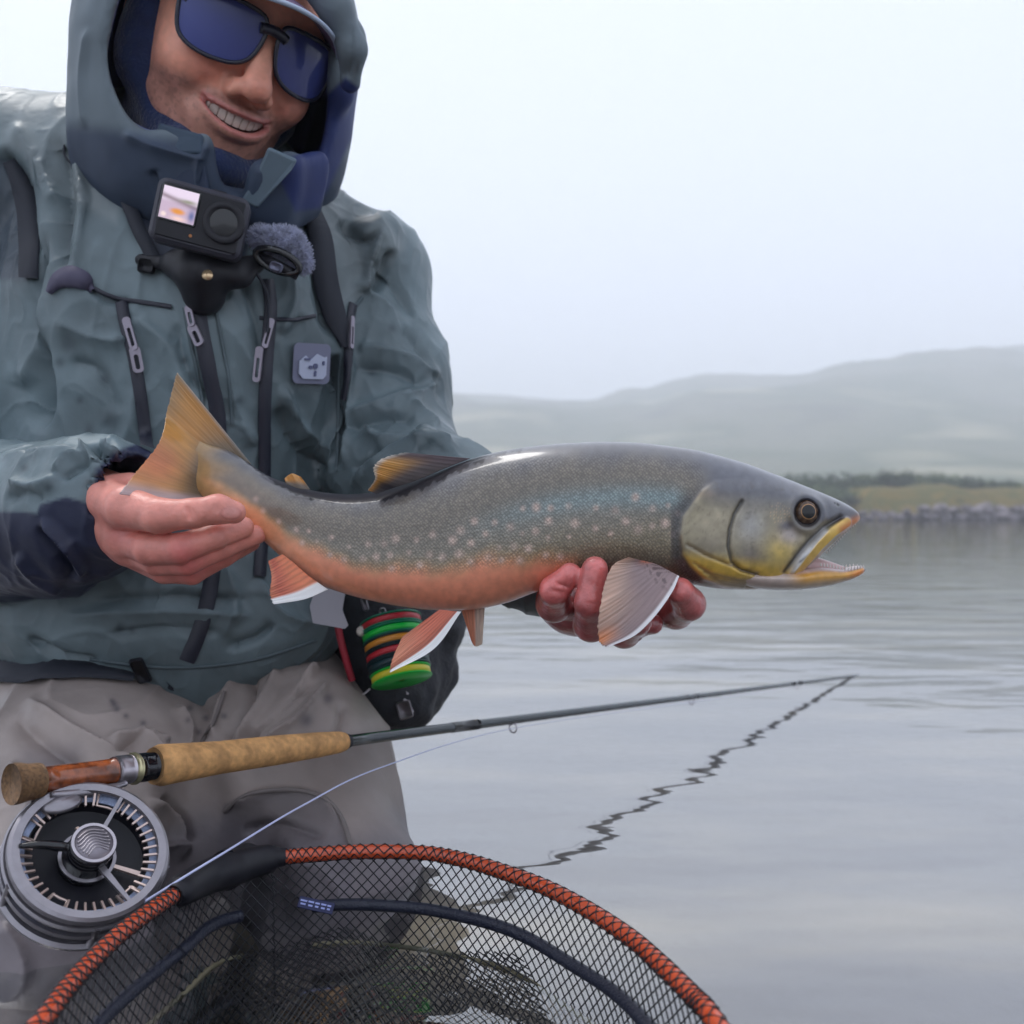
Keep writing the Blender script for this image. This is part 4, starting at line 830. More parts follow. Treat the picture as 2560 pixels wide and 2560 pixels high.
# chest patch: rounded badge with a pale emblem of mountain outline and small marks
pc, pn = cast(JB, 772, 908, 0.006); MXp = frame_mat(pc, P(830, 915, 0.9) - P(715, 905, 0.9), pn)
def flat(name, outl, z, m, par, M4): 
    o = np.array(outl); k = len(o); v = np.concatenate([np.c_[o, np.full(k, z)], np.c_[o, np.full(k, z + 0.0012)]]); f = [tuple(range(k))[::-1], tuple(range(k, 2 * k))] + [(a, (a + 1) % k, k + (a + 1) % k, k + a) for a in range(k)]
    return mk(name, xf(v, M4), f, m, par, smooth=False)
flat('chest_patch', rbox_outline(0.039, 0.036, 0.005), -0.002, M['patch'], jacket, MXp)
flat('patch_emblem', [(-0.0145, 0.002), (-0.008, 0.007), (-0.003, 0.003), (0.004, 0.009), (0.012, 0.006), (0.0145, 0.007), (0.0145, -0.010), (0.011, -0.0135), (-0.010, -0.0135), (-0.0145, -0.009)], 0.0, M['patchlight'], jacket, MXp)
for x0, y0, sx, sy in ((0.002, -0.002, 0.0045, 0.005), (-0.0032, -0.003, 0.0038, 0.003), (0.002, -0.0085, 0.0022, 0.005), (0.0105, 0.001, 0.002, 0.004), (-0.007, 0.004, 0.006, 0.0018)):
    flat('patch_mark', rbox_outline(sx, sy, min(sx, sy) * 0.45, 3) + [x0, y0], 0.0012, M['patchdark'], jacket, MXp)
# hem tab and drawcord lock
v, f = box(0, 0, 0, 0.026, 0.030, 0.0035, 0.001); q0, n0 = cast(JB, 820, 1500, 0.006)
tabm = frame_mat(P(822, 1522, 0.925), (1, 0, -0.25), (0.1, -1, 0.25)); o = np.array([(-0.016, 0.018), (0.010, 0.020), (0.012, 0.002), (0.021, -0.010), (0.019, -0.014), (-0.010, -0.016), (-0.017, -0.002)])
flat('hem_tab', o, 0, M['greytab'], jacket, tabm)
flat('hem_tab', np.array([(-0.010, 0.012), (0.008, 0.014), (0.010, -0.008), (-0.006, -0.014)]), 0, mat('dark_tab', A(78, 74, 92), 0.7), jacket, frame_mat(P(742, 1545, 0.925), (1, 0, 0.5), (0.1, -1, 0.2)))
v, f = lathe([(0.001, -0.010), (0.0052, -0.009), (0.0058, -0.002), (0.0048, 0.0), (0.0058, 0.003), (0.0050, 0.010), (0.001, 0.011)], 14); mk('cord_lock', xf(v, frame_mat(P(192, 322, 0.935), (0, 1, 0), (0.55, -0.1, -0.85))), f, M['blackp'], jacket)
v, f = tube(spline([P(170, 330, 0.94), P(160, 380, 0.93), P(180, 410, 0.925), P(215, 418, 0.925), P(250, 385, 0.93)], 20), 0.0011, 6); mk('drawcord', v, f, M['web'], jacket)
G = Geo()
v, f = box(0, 0, 0, 0.012, 0.030, 0.004, 0.001); q0, n0 = cast(JB, 352, 1668, 0.004)
if q0 is not None: mk('hem_clip', xf(v, frame_mat(q0, (1, 0, 0.1), n0)), f, M['blackp'], jacket)

# --- hood with stand-up collar
HC = pv(548, 150, 0.955)
FH = Field((-0.46, 0.72, 0.42), (-0.10, 1.16, 0.92), 0.0031)
Rz = Matrix.Rotation(math.radians(8), 3, 'Y')
FH.ell(HC, (0.128, 0.135, 0.170), Rz, k=0); FH.ell(pv(520, 430, 0.985), (0.118, 0.115, 0.085), k=0.05); FH.cap(pv(420, 430, 0.915), pv(640, 470, 0.905), 0.050, 0.046, 0.03); FH.cap(pv(860, 100, 0.93), pv(850, 230, 0.92), 0.020, 0.012, 0.02)
FH.ell(pv(552, 150, 0.955), (0.117, 0.126, 0.158), Rz, k=0.004, sub=True); FH.ell(pv(545, 400, 0.975), (0.095, 0.098, 0.10), k=0.02, sub=True)
FH.ell(pv(552, 150, 0.80), (0.112, 0.150, 0.086), Matrix.Rotation(math.radians(24), 3, 'Y'), k=0.012, sub=True); FH.ell(pv(640, 300, 0.80), (0.050, 0.10, 0.052), Matrix.Rotation(math.radians(30), 3, 'Y'), k=0.012, sub=True)
FH.ell(pv(560, 10, 0.80), (0.100, 0.13, 0.085), Rz, k=0.01, sub=True)
FH.cap(pv(640, 400, 0.86), pv(650, 520, 0.86), 0.020, 0.016, 0.01, sub=True)
FH.chain([pv(760, -70, 0.845), pv(838, 20, 0.855), pv(880, 120, 0.868), pv(876, 205, 0.885)], [0.015, 0.014, 0.012, 0.010], 0.012); FH.chain([pv(268, -40, 0.875), pv(240, 100, 0.88), pv(226, 220, 0.89), pv(240, 310, 0.90)], [0.007, 0.007, 0.007, 0.008], 0.012)
def sheet_sdf(Fd, top, bot, r, rows=5, k=0.012):
    top, bot = np.array([pv(*p) for p in top]), np.array([pv(*p) for p in bot])
    for t in np.linspace(0, 1, rows): Fd.chain(list(top * (1 - t) + bot * t), [r] * len(top), k)
sheet_sdf(FH, [(232, 296, 0.925), (310, 335, 0.880), (405, 352, 0.858), (508, 352, 0.848)], [(285, 520, 0.945), (350, 535, 0.905), (440, 540, 0.885), (528, 535, 0.872)], 0.008, 7)
sheet_sdf(FH, [(655, 425, 0.858), (725, 410, 0.868), (795, 400, 0.905)], [(635, 545, 0.880), (700, 560, 0.890), (775, 530, 0.925)], 0.008, 6)
HV, HF = subdiv(*FH.mesh(1)); Nh = vnormals(HV, HF); hpx, hpy = to_px(HV)
HV = HV + Nh * (0.0025 * fbm(HV * 14, 3, 4))[:, None]
HV = folds(HV, HF, [([(222, 60), (206, 200), (215, 330)], 14, .004), ([(885, 60), (880, 150), (868, 200)], 12, -.003), ([(300, 330), (400, 370), (520, 400)], 14, .005), ([(520, 350), (500, 430), (505, 520)], 10, .006), ([(380, 420), (400, 480), (450, 530)], 12, -.005)])
dq = (HV - np.array(pv(552, 150, 0.955))) @ np.array(Rz); inside = (np.abs(dq) / np.array([0.117, 0.126, 0.158])) ** 2; ins = inside.sum(1) < 1.06
hc_ = np.where(ins[:, None], np.array(A(98, 108, 164)), np.array(A(108, 120, 128)))
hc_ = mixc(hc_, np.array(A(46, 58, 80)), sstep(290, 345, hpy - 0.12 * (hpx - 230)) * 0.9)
# dark belt edge
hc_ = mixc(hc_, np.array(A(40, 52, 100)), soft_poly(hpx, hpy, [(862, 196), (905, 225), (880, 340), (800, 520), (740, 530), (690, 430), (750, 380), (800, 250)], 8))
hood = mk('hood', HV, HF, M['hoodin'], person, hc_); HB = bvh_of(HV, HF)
# collar flaps standing open under the chin
def flap(name, pts, deps, th_=0.004, m=None, c=(96, 112, 124)):
    a = np.array([P(x, y, d) for (x, y), d in zip(pts, deps)]); n = np.cross(a[1] - a[0], a[-1] - a[0]); n /= np.linalg.norm(n)
    if n[1] > 0: n = -n
    k = len(a); v = np.concatenate([a + n * th_, a - n * 0.001]); f = [tuple(range(k)), tuple(range(k, 2 * k))[::-1]] + [(i, k + i, k + (i + 1) % k, (i + 1) % k) for i in range(k)]
    o = mk(name, v, f, m or M['hoodin'], hood, np.repeat(np.array([A(*c)]), 2 * k, 0), smooth=False); b = o.modifiers.new('b', 'BEVEL'); b.width = 0.0022; b.segments = 2; return o
flap('collar_flap', [(672, 366), (745, 398), (730, 425), (645, 520), (605, 500), (640, 440)], [0.845, 0.85, 0.85, 0.865, 0.865, 0.855])
flap('collar_flap', [(402, 308), (510, 338), (512, 388), (420, 385), (398, 350)], [0.86, 0.842, 0.842, 0.855, 0.862], c=(60, 76, 94))
flap('collar_flap', [(420, 386), (512, 388), (530, 500), (500, 520), (440, 470)], [0.86, 0.848, 0.850, 0.855, 0.862], c=(38, 50, 72))

# --- head: one carved surface with a smiling mouth
FE = Field((-0.10, -0.17, -0.11), (0.10, 0.155, 0.135), 0.0017)
FE.ell((0, 0.045, -0.005), (0.076, 0.100, 0.098), k=0); FE.ell((0, -0.030, 0.030), (0.066, 0.082, 0.060), k=0.03); FE.ell((0, 0.030, 0.055), (0.058, 0.05, 0.040), k=0.03)
for s in (-1, 1):
    FE.ell((s * 0.040, -0.034, 0.060), (0.027, 0.024, 0.026), k=0.02); FE.cap((s * 0.060, -0.055, 0.005), (s * 0.018, -0.104, 0.062), 0.016, 0.016, 0.02); FE.ell((s * 0.078, -0.012, -0.008), (0.008, 0.030, 0.018), k=0.006)
FE.ell((0, -0.104, 0.067), (0.023, 0.018, 0.021), k=0.02); FE.ell((0, -0.072, 0.074), (0.036, 0.026, 0.022), k=0.015)
FE.cap((0, 0.008, 0.090), (0, -0.034, 0.109), 0.0085, 0.0115, 0.012); FE.ell((0, -0.037, 0.1115), (0.0118, 0.0108, 0.0115), k=0.006)
for s in (-1, 1): FE.ell((s * 0.0145, -0.043, 0.0985), (0.0085, 0.0085, 0.0105), k=0.007)
SM = [(-0.0325, -0.0600, 0.0760), (-0.022, -0.0652, 0.0876), (-0.011, -0.0682, 0.0938), (0, -0.0690, 0.0956), (0.011, -0.0682, 0.0938), (0.022, -0.0652, 0.0876), (0.0325, -0.0600, 0.0760)]
SMs = spline(SM, 25); op = 0.0056 * np.sin(np.linspace(0, np.pi, 25)) ** 0.75 + 0.0003
for i in range(24):
    FE.cap(SMs[i] + [0, op[i] + 0.0014, 0.0006], SMs[i + 1] + [0, op[i + 1] + 0.0014, 0.0006], 0.0004 + 0.22 * op[i], 0.0004 + 0.22 * op[i + 1], 0.008); FE.cap(SMs[i] - [0, op[i] + 0.0020, -0.0005], SMs[i + 1] - [0, op[i + 1] + 0.0020, -0.0005], 0.0004 + 0.36 * op[i], 0.0004 + 0.36 * op[i + 1], 0.008)
for i in range(24): FE.cap(SMs[i] + [0, 0, 0.004], SMs[i + 1] + [0, 0, 0.004], op[i], op[i + 1], 0.002, sub=True); FE.cap(SMs[i] - [0, 0, 0.006], SMs[i + 1] - [0, 0, 0.006], op[i] * 1.25, op[i + 1] * 1.25, 0.0, sub=True)
for s in (-1, 1):
    FE.ell((s * 0.0068, -0.0500, 0.1045), (0.0038, 0.0030, 0.0060), k=0.003, sub=True); FE.chain([(s * 0.021, -0.041, 0.100), (s * 0.033, -0.050, 0.091), (s * 0.041, -0.064, 0.079)], [0.0016, 0.002, 0.0016], 0.010, sub=True)
FE.cap((0, -0.075, -0.012), (0.012, -0.150, -0.050), 0.054, 0.054, 0.03)
EV, EF = FE.mesh(1)
pts_ = EV; L0 = lambda *c: np.array(lin(c)) * np.ones((len(EV), 1))
ec = L0(244, 172, 146) * (1 + 0.06 * fbm(EV * 60, 2)[:, None])
ec = mixc(ec, L0(232, 142, 124), np.exp(-(((np.abs(EV[:, 0]) - 0.040) / 0.020) ** 2 + ((EV[:, 1] + 0.036) / 0.018) ** 2)) * 0.55); ec = mixc(ec, L0(228, 140, 122), np.exp(-((EV[:, 0] / 0.014) ** 2 + ((EV[:, 1] + 0.038) / 0.012) ** 2)) * (EV[:, 2] > 0.09) * 0.45)
beard = sstep(-0.046, -0.056, EV[:, 1]) * (EV[:, 2] > 0.02); ec = mixc(ec, L0(160, 122, 114), beard * (0.50 + 0.25 * (np.abs(EV[:, 0]) < 0.03) * (EV[:, 1] > -0.066)))
ec = ec * (1 - 0.22 * beard * sstep(0.0, 0.6, fbm(EV * 330, 2, 8)))[:, None]
dl = np.min(np.linalg.norm(EV[:, None, :2] - SMs[None, :, :2], axis=2) - op[None] * 0.9, axis=1) if len(EV) < 60000 else None
if dl is None:
    yl = np.interp(np.abs(EV[:, 0]), -SMs[12::-1, 0][::-1] if False else SMs[12:, 0], SMs[12:, 1]); ol = np.interp(np.abs(EV[:, 0]), SMs[12:, 0], op[12:]); dl = np.where(np.abs(EV[:, 0]) < 0.0325, np.maximum(np.abs(EV[:, 1] - yl) - ol, -1), 1)
lip = sstep(0.0052, 0.0034, dl) * (EV[:, 2] > 0.07) * (np.abs(EV[:, 0]) < 0.034); ec = mixc(ec, L0(204, 122, 118), lip * 0.7)
deep = (EV[:, 2] < np.interp(np.abs(EV[:, 0]), SMs[12:, 0], SMs[12:, 2]) - 0.004) & (dl < 0.002) & (EV[:, 2] > 0.06); ec = np.where(deep[:, None], L0(70, 26, 28), ec)
roll, yaw, pitch = math.radians(11.24), math.radians(40.20), math.radians(-19.19)
Rh = Matrix.Rotation(roll, 3, 'Y') @ Matrix(((1, 0, 0), (0, 0, -1), (0, 1, 0))).to_3x3() @ Matrix.Rotation(yaw, 3, 'Y') @ Matrix.Rotation(-pitch, 3, 'X')
HO = Vector((-0.2596, 0.9323, 0.7276))
HM = Rh.to_4x4(); HM.translation = HO
EVw = xf(EV, HM)
# teeth: one arch of upper teeth with shallow gaps between them
G = Geo(); nt, mt_ = 130, 9; tx = np.linspace(-0.0285, 0.0285, nt); ty = np.interp(tx, SMs[:, 0], SMs[:, 1]); tz = np.interp(tx, SMs[:, 0], SMs[:, 2]); to = np.interp(tx, SMs[:, 0], op)
wt = 0.0066; ph = np.abs(((tx / wt + 0.5) % 1.0) - 0.5) * 2; gap = sstep(0.80, 1.0, ph); rows_ = []
for r_ in np.linspace(0, 1, mt_): rows_.append(np.stack([tx, ty + to * 1.15 - r_ * (to * 1.72 + 0.0012 * (1 - gap) - 0.0004), tz - 0.0022 - 0.0024 * gap + 0.0010 * np.sin(np.pi * r_) - 0.0012 * r_], 1))
G.add(xf(np.array(rows_).reshape(-1, 3), HM), grid_faces(mt_, nt))
teeth_geo = G
# --- hands
def hand(lo, hi, vox, build, sm=1):
    Fd = Field(lo, hi, vox); build(Fd); return Fd.mesh(sm)
def rh(Fd):
    # palm, thumb over the tail wrist of the fish, fingers closing from below
    Fd.chain([pv(232, 1262, 0.785), pv(290, 1275, 0.765)], [0.030, 0.027], 0.01); Fd.ell(pv(305, 1305, 0.755), (0.022, 0.024, 0.026), k=0.012)
    Fd.chain([pv(262, 1250, 0.742), pv(318, 1270, 0.712), pv(400, 1290, 0.694), pv(480, 1284, 0.690), pv(545, 1273, 0.693), pv(586, 1281, 0.698)], [0.0145, 0.0150, 0.0118, 0.0098, 0.0098, 0.0078], 0.0035)
    Fd.cap(pv(268, 1235, 0.745), pv(330, 1215, 0.752), 0.011, 0.009, 0.012)
    Fd.chain([pv(300, 1335, 0.745), pv(372, 1372, 0.712), pv(448, 1372, 0.700), pv(540, 1340, 0.708), pv(608, 1318, 0.722)], [0.0130, 0.0110, 0.0104, 0.0088, 0.0076], 0.0025)
    Fd.chain([pv(315, 1365, 0.752), pv(392, 1402, 0.724), pv(468, 1402, 0.712), pv(560, 1366, 0.722), pv(642, 1336, 0.738)], [0.0120, 0.0104, 0.0100, 0.0085, 0.0072], 0.0022)
    Fd.chain([pv(330, 1385, 0.765), pv(410, 1426, 0.742), pv(480, 1430, 0.732), pv(560, 1390, 0.742), pv(628, 1356, 0.756)], [0.0105, 0.0094, 0.0090, 0.0077, 0.0066], 0.0022)
    for a in ((300, 1330, 0.734), (316, 1362, 0.742)): Fd.ell(pv(*a), (0.012, 0.012, 0.012), k=0.012)
    for (x0, y0, d0, L_) in ((478, 1286, 0.680, 15), (486, 1288, 0.680, 12), (470, 1284, 0.681, 12), (392, 1374, 0.700, 12), (455, 1366, 0.689, 12), (474, 1396, 0.701, 11), (548, 1336, 0.699, 9), (566, 1362, 0.713, 9)):
        Fd.cap(pv(x0 - 3, y0 - L_, d0), pv(x0 + 4, y0 + L_, d0), 0.0006, 0.0006, 0.0022, sub=True)
    q = pv(572, 1276, 0.6905); Fd.ell(q + [0, -0.0085, 0.001], (0.0085, 0.0022, 0.0055), k=0.001, sub=True)
RV, RF = hand((-0.34, 0.655, 0.18), (-0.16, 0.82, 0.34), 0.0013, rh)
def lh(Fd):
    # palm up under the belly; four fingers come round to the near side
    Fd.chain([pv(1370, 1440, 0.800), pv(1440, 1490, 0.765), pv(1530, 1520, 0.740)], [0.026, 0.027, 0.024], 0.012); Fd.ell(pv(1580, 1505, 0.735), (0.030, 0.026, 0.014), k=0.012)
    Fd.chain([pv(1440, 1505, 0.745), pv(1385, 1512, 0.705), pv(1388, 1475, 0.681), pv(1425, 1436, 0.672)], [0.0125, 0.0118, 0.0100, 0.0078], 0.003)       # little finger
    Fd.chain([pv(1500, 1535, 0.735), pv(1478, 1560, 0.692), pv(1478, 1505, 0.667), pv(1487, 1424, 0.6655)], [0.0125, 0.0120, 0.0108, 0.0088], 0.0025)     # ring finger
    Fd.chain([pv(1560, 1540, 0.735), pv(1560, 1578, 0.700), pv(1590, 1550, 0.676), pv(1600, 1480, 0.668)], [0.0125, 0.0115, 0.0102, 0.0084], 0.0025)     # middle finger behind the fin
    Fd.cap(pv(1610, 1560, 0.700), pv(1632, 1560, 0.692), 0.0080, 0.0070, 0.006)
    Fd.chain([pv(1625, 1520, 0.740), pv(1690, 1530, 0.712), pv(1722, 1510, 0.690), pv(1700, 1478, 0.676)], [0.0125, 0.0118, 0.0112, 0.0092], 0.0025)     # index finger
    Fd.chain([pv(1500, 1500, 0.770), pv(1600, 1470, 0.785), pv(1660, 1430, 0.780)], [0.014, 0.012, 0.010], 0.008)                                       # thumb on the far side
_lh = lh
def lh(Fd):
    _lh(Fd)
    for (x0, y0, d0, L_) in ((1480, 1508, 0.6555, 20), (1478, 1518, 0.6555, 18), (1484, 1462, 0.6560, 16), (1392, 1478, 0.671, 14), (1404, 1462, 0.669, 12), (1716, 1514, 0.6800, 14), (1712, 1500, 0.6785, 12)):   # finger creases
        Fd.cap(pv(x0 - L_, y0 - 2, d0), pv(x0 + L_, y0 + 3, d0), 0.0006, 0.0006, 0.0024, sub=True)
LV, LF = hand((-0.02, 0.62, 0.15), (0.16, 0.86, 0.30), 0.0014, lh)
def skin_col(V, base, k=0.08): c = np.array(lin(base)) * np.ones((len(V), 1)); return np.clip(c * (1 + k * fbm(V * 70, 3, 6)[:, None]), 0, 0.95)
rc = skin_col(RV, (222, 146, 132)); rx, ry = to_px(RV)
rc = mixc(rc, np.array(lin((206, 112, 104))), sstep(1330, 1420, ry) * 0.45)
for jx, jy in ((448, 1372), (468, 1400), (480, 1430), (300, 1335)): rc = mixc(rc, np.array(lin((208, 110, 108))), np.exp(-(np.hypot(rx - jx, ry - jy) / 34) ** 2) * 0.5)
nd = ((rx - 577) / 25) ** 2 + ((ry - 1283) / 15) ** 2; rc = mixc(rc, np.array(lin((170, 92, 88))), np.exp(-((nd - 1) / 0.28) ** 2) * 0.55); rc = mixc(rc, np.array(lin((232, 166, 158))), np.exp(-(((rx - 576) / 22) ** 2 + ((ry - 1281) / 14) ** 2) ** 2) * 0.8)
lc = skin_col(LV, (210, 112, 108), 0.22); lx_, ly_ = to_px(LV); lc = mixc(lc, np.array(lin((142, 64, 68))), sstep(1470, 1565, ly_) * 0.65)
# arms and trunk under the clothes, so that head and hands belong to one figure
FB = Field((-0.62, 0.72, 0.02), (0.10, 1.25, 0.74), 0.011)
FB.chain([pv(520, 480, 1.02), pv(460, 800, 1.06), pv(450, 1300, 1.06), pv(450, 1700, 1.05)], [0.055, 0.10, 0.10, 0.11], 0.05); FB.chain([pv(460, 560, 1.04), pv(900, 720, 1.06), pv(980, 1150, 1.0), pv(1370, 1440, 0.80)], [0.06, 0.042, 0.036, 0.026], 0.03); FB.chain([pv(440, 560, 1.04), pv(-30, 520, 1.03), pv(-165, 1290, 0.925), pv(235, 1262, 0.785)], [0.06, 0.045, 0.038, 0.028], 0.03)
BV, BF = FB.mesh(1)
parts_v = [EVw, RV, LV, BV]; parts_f = [EF, RF, LF, BF]; parts_c = [ec, rc, lc, np.repeat(np.array([lin((206, 146, 126))]), len(BV), 0)]
off_ = np.cumsum([0] + [len(a) for a in parts_v[:-1]]); fm = np.concatenate([np.full(len(f), 1 if k == 2 else 0) for k, f in enumerate(parts_f)])
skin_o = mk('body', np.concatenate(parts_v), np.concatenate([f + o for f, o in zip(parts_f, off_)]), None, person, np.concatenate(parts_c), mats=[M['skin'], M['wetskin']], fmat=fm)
teeth_geo.build('teeth', M['tooth'], skin_o)
# --- neck gaiter
FG = Field((-0.115, -0.26, -0.20), (0.16, 0.09, 0.12), 0.0035)
NB_ = HM.inverted() @ P(505, 480, 0.995); FG.cap((0, -0.080, -0.006), tuple(NB_), 0.064, 0.068, 0.02); FG.ell((0, -0.110, 0.060), (0.050, 0.027, 0.040), k=0.02); FG.cap((-0.060, -0.040, 0.0), (-0.028, -0.110, 0.050), 0.018, 0.019, 0.02); FG.cap((0.060, -0.045, 0.0), (0.028, -0.112, 0.050), 0.014, 0.017, 0.02)
FG.cap((-0.070, 0.05, -0.004), (-0.066, -0.055, 0.012), 0.022, 0.022, 0.02); FG.cap((0.070, 0.05, -0.004), (0.066, -0.055, 0.012), 0.018, 0.018, 0.02); FG.ell((0, 0.03, 0.06), (0.058, 0.120, 0.080), k=0.006, sub=True); FG.ell((0, 0.03, -0.02), (0.074, 0.11, 0.06), k=0.006, sub=True)
GV, GF = FG.mesh(1); GV = GV + vnormals(GV, GF) * (0.0025 * fbm(GV * 30, 3))[:, None]
mk('neck_gaiter', xf(GV, HM), GF, M['fleece'], person)
# --- cap: crown and curved brim under the hood
nb, mb = 40, 14; s_ = np.linspace(-1, 1, nb); t_ = np.linspace(0, 1, mb); S_, T_ = np.meshgrid(s_, t_, indexing='ij')
bxx = S_ * (0.074 + 0.004 * T_); byy = 0.040 - 0.020 * S_ ** 2 - 0.010 * T_; bzz = 0.094 - 0.050 * S_ ** 2 + T_ * 0.058 * (1 - 0.55 * S_ ** 2)
P0 = np.stack([bxx, byy, bzz], -1).reshape(-1, 3); P1 = P0 + [0, 0.003, 0]; q = grid_faces(nb, mb); k = nb * mb; idx = np.arange(k).reshape(nb, mb); rim = np.concatenate([idx[:, 0], idx[-1, 1:], idx[::-1, -1][1:], idx[0, ::-1][1:-1]]); r2 = np.roll(rim, -1)
cap_o = mk('cap_brim', xf(np.concatenate([P0, P1]), HM), np.concatenate([q[:, ::-1], q + k, np.stack([rim, r2, r2 + k, rim + k], 1)]), M['capcloth'], person)
v, f = tube(xf(np.stack([bxx[:, -1], byy[:, -1] + 0.0015, bzz[:, -1]], 1), HM), 0.0021, 8); mk('brim_edge', v, f, M['capedge'], cap_o)
pr = [(0.080 * math.cos(a), 0.045 + 0.100 * math.sin(a)) for a in np.linspace(-0.05, 1.5, 16)]; v, f = lathe(pr, 36); v = np.stack([v[:, 0] * 0.93, v[:, 2], v[:, 1] * 1.16 - 0.006], 1); mk('cap_crown', xf(v, HM), f, M['capcloth'], person)
# --- sunglasses (worn, but a thing of their own)
sg = thing('sunglasses', HO, 'dark wraparound sunglasses with blue reflecting lenses on the angler\'s face', 'sunglasses')
lo_ = np.array([(-0.0305, 0.013), (-0.024, 0.0215), (0.0, 0.0235), (0.022, 0.0220), (0.0325, 0.0150), (0.0335, 0.002), (0.0285, -0.0170), (0.014, -0.0245), (-0.008, -0.0235), (-0.022, -0.0160), (-0.0285, -0.002)])
def wrap(x, y, dz=0.0): return np.array([x, y, 0.1075 + dz - 5.4 * x * x - 1.5 * (y - 0.0) ** 2])
for s in (-1, 1):
    oc = spline(np.vstack([lo_, lo_[:1]]), 49)[:-1]; n = len(oc); rings = []
    for k in np.linspace(0, 1, 9): rings.append([wrap(s * (0.0365 + a * k), -0.003 + b * k, 0.0012 * (1 - k * k)) for a, b in oc])
    V = np.array(rings).reshape(-1, 3); fq_ = [tuple(qd) for qd in grid_faces(9, n, True)]
    if s < 0: fq_ = [qd[::-1] for qd in fq_]
    mk('lens', xf(V, HM), [qd[::-1] for qd in fq_], M['lens'], sg)
    rp = np.array([wrap(s * (0.0365 + a * 1.02), -0.003 + b * 1.03, 0.0) for a, b in oc]); v, f = tube(rp, 0.0019, 8, closed=True); mk('rim', xf(v, HM), f, M['frame'], sg)
    v, f = tube(spline([wrap(s * 0.066, 0.006), np.array([s * 0.078, 0.008, 0.060]), np.array([s * 0.082, 0.008, 0.0]), np.array([s * 0.080, -0.012, -0.020])], 20), 0.0036, 8); mk('temple', xf(v, HM), f, M['frame'], sg)
v, f = tube(spline([wrap(-0.012, 0.009, 0.001), wrap(0, 0.011, 0.002), wrap(0.012, 0.009, 0.001)], 10), 0.0044, 8); mk('bridge', xf(v, HM), f, M['frame'], sg)

# --- waders: hips, thighs, knees and shins in the water
FW = Field((-0.52, 0.42, -0.14), (0.03, 1.38, 0.24), 0.0042)
FW.ell(pv(440, 1740, 1.07), (0.175, 0.12, 0.10), k=0.04)
FW.chain([pv(250, 1790, 1.00), pv(215, 2060, 0.865), pv(150, 2440, 0.735)], [0.108, 0.102, 0.090], 0.04); FW.chain([pv(150, 2440, 0.735), pv(160, 2480, 0.78)], [0.088, 0.074], 0.03)
FW.chain([pv(640, 1790, 1.02), pv(730, 1960, 0.93), pv(832, 2200, 0.840)], [0.100, 0.086, 0.070], 0.04)
FW.chain([pv(150, 2470, 0.74), np.array((-0.36, 1.15, -0.09))], [0.06, 0.05], 0.03); FW.chain([pv(832, 2215, 0.83), np.array((-0.235, 1.22, -0.09))], [0.06, 0.05], 0.03)
FW.chain([pv(486, 1940, 0.84), pv(505, 2040, 0.80), pv(540, 2160, 0.78), pv(560, 2300, 0.76)], [0.012, 0.030, 0.045, 0.055], 0.02, sub=True)
WV, WF = subdiv(*FW.mesh(1)); Nw = vnormals(WV, WF); WV = WV + Nw * (0.0045 * fbm(WV * np.array([11, 8, 9.0]), 3, 5) + 0.0050 * (1 - np.abs(fbm(WV * np.array([14, 6, 12.0]) + 0.7 * fbm(WV * 6, 2, 3)[:, None], 1, 15))) ** 5)[:, None]
WFOLDS = [([(60, 1740), (180, 1830), (300, 1900), (420, 1950)], 22, .012), ([(40, 1800), (150, 1880), (280, 1960)], 24, -.010), ([(260, 1850), (350, 1840), (440, 1860)], 16, .010), ([(270, 1900), (340, 1850), (360, 1830)], 14, -.008), ([(330, 1830), (390, 1880), (440, 1940)], 12, .011), ([(370, 1830), (420, 1840), (450, 1880)], 12, -.010),
 ([(600, 1690), (560, 1760), (530, 1850)], 13, .009), ([(640, 1680), (620, 1760), (560, 1860)], 13, -.011), ([(700, 1670), (660, 1760), (580, 1870)], 12, .010), ([(800, 1660), (720, 1760), (620, 1850)], 13, .014), ([(780, 1700), (690, 1790), (600, 1870)], 11, -.014), ([(830, 1700), (740, 1800), (660, 1860)], 13, .009),
 ([(480, 1720), (520, 1780), (500, 1860)], 14, -.007), ([(440, 1760), (480, 1820), (470, 1880)], 12, .007), ([(860, 1750), (840, 1830), (760, 1860)], 14, -.006), ([(400, 1990), (460, 2040), (480, 2110)], 14, -.012), ([(360, 1990), (440, 2060), (450, 2160)], 16, .010), ([(390, 2120), (440, 2110), (480, 2130)], 10, .008),
 ([(560, 2020), (680, 1980), (800, 2000), (850, 2080)], 16, .007), ([(20, 1900), (80, 1980), (60, 2080)], 24, .008), ([(0, 2300), (60, 2400), (60, 2540)], 26, .006), ([(600, 2080), (700, 2060), (820, 2090)], 18, -.006)]
WV = folds(WV, WF, WFOLDS); wx, wy = to_px(WV)
taupe, darkt = np.array(A(164, 152, 147)), np.array(A(118, 111, 114))
wc = np.repeat(taupe[None], len(WV), 0); wc = mixc(wc, darkt, soft_poly(wx, wy, [(560, 2010), (680, 1975), (800, 1985), (850, 2040), (880, 2140), (880, 2400), (500, 2400)], 8) * 0.75)
for sx, sy, sr in ((285, 1760, 9), (292, 1772, 8), (315, 1790, 7), (358, 1808, 8), (515, 1795, 8), (470, 1800, 7), (475, 1770, 8), (560, 1790, 8), (420, 1850, 6), (280, 1752, 6), (820, 1745, 14), (765, 1800, 18), (495, 1830, 9)): wc = mixc(wc, np.array(A(74, 70, 80)), np.exp(-(np.hypot(wx - sx, wy - sy) / sr) ** 2) * 0.7)
wc = mixc(wc, np.array(A(92, 88, 96)), soft_poly(wx, wy, [(60, 1880), (190, 1870), (230, 1960), (120, 2040), (40, 1980)], 36) * 0.5)
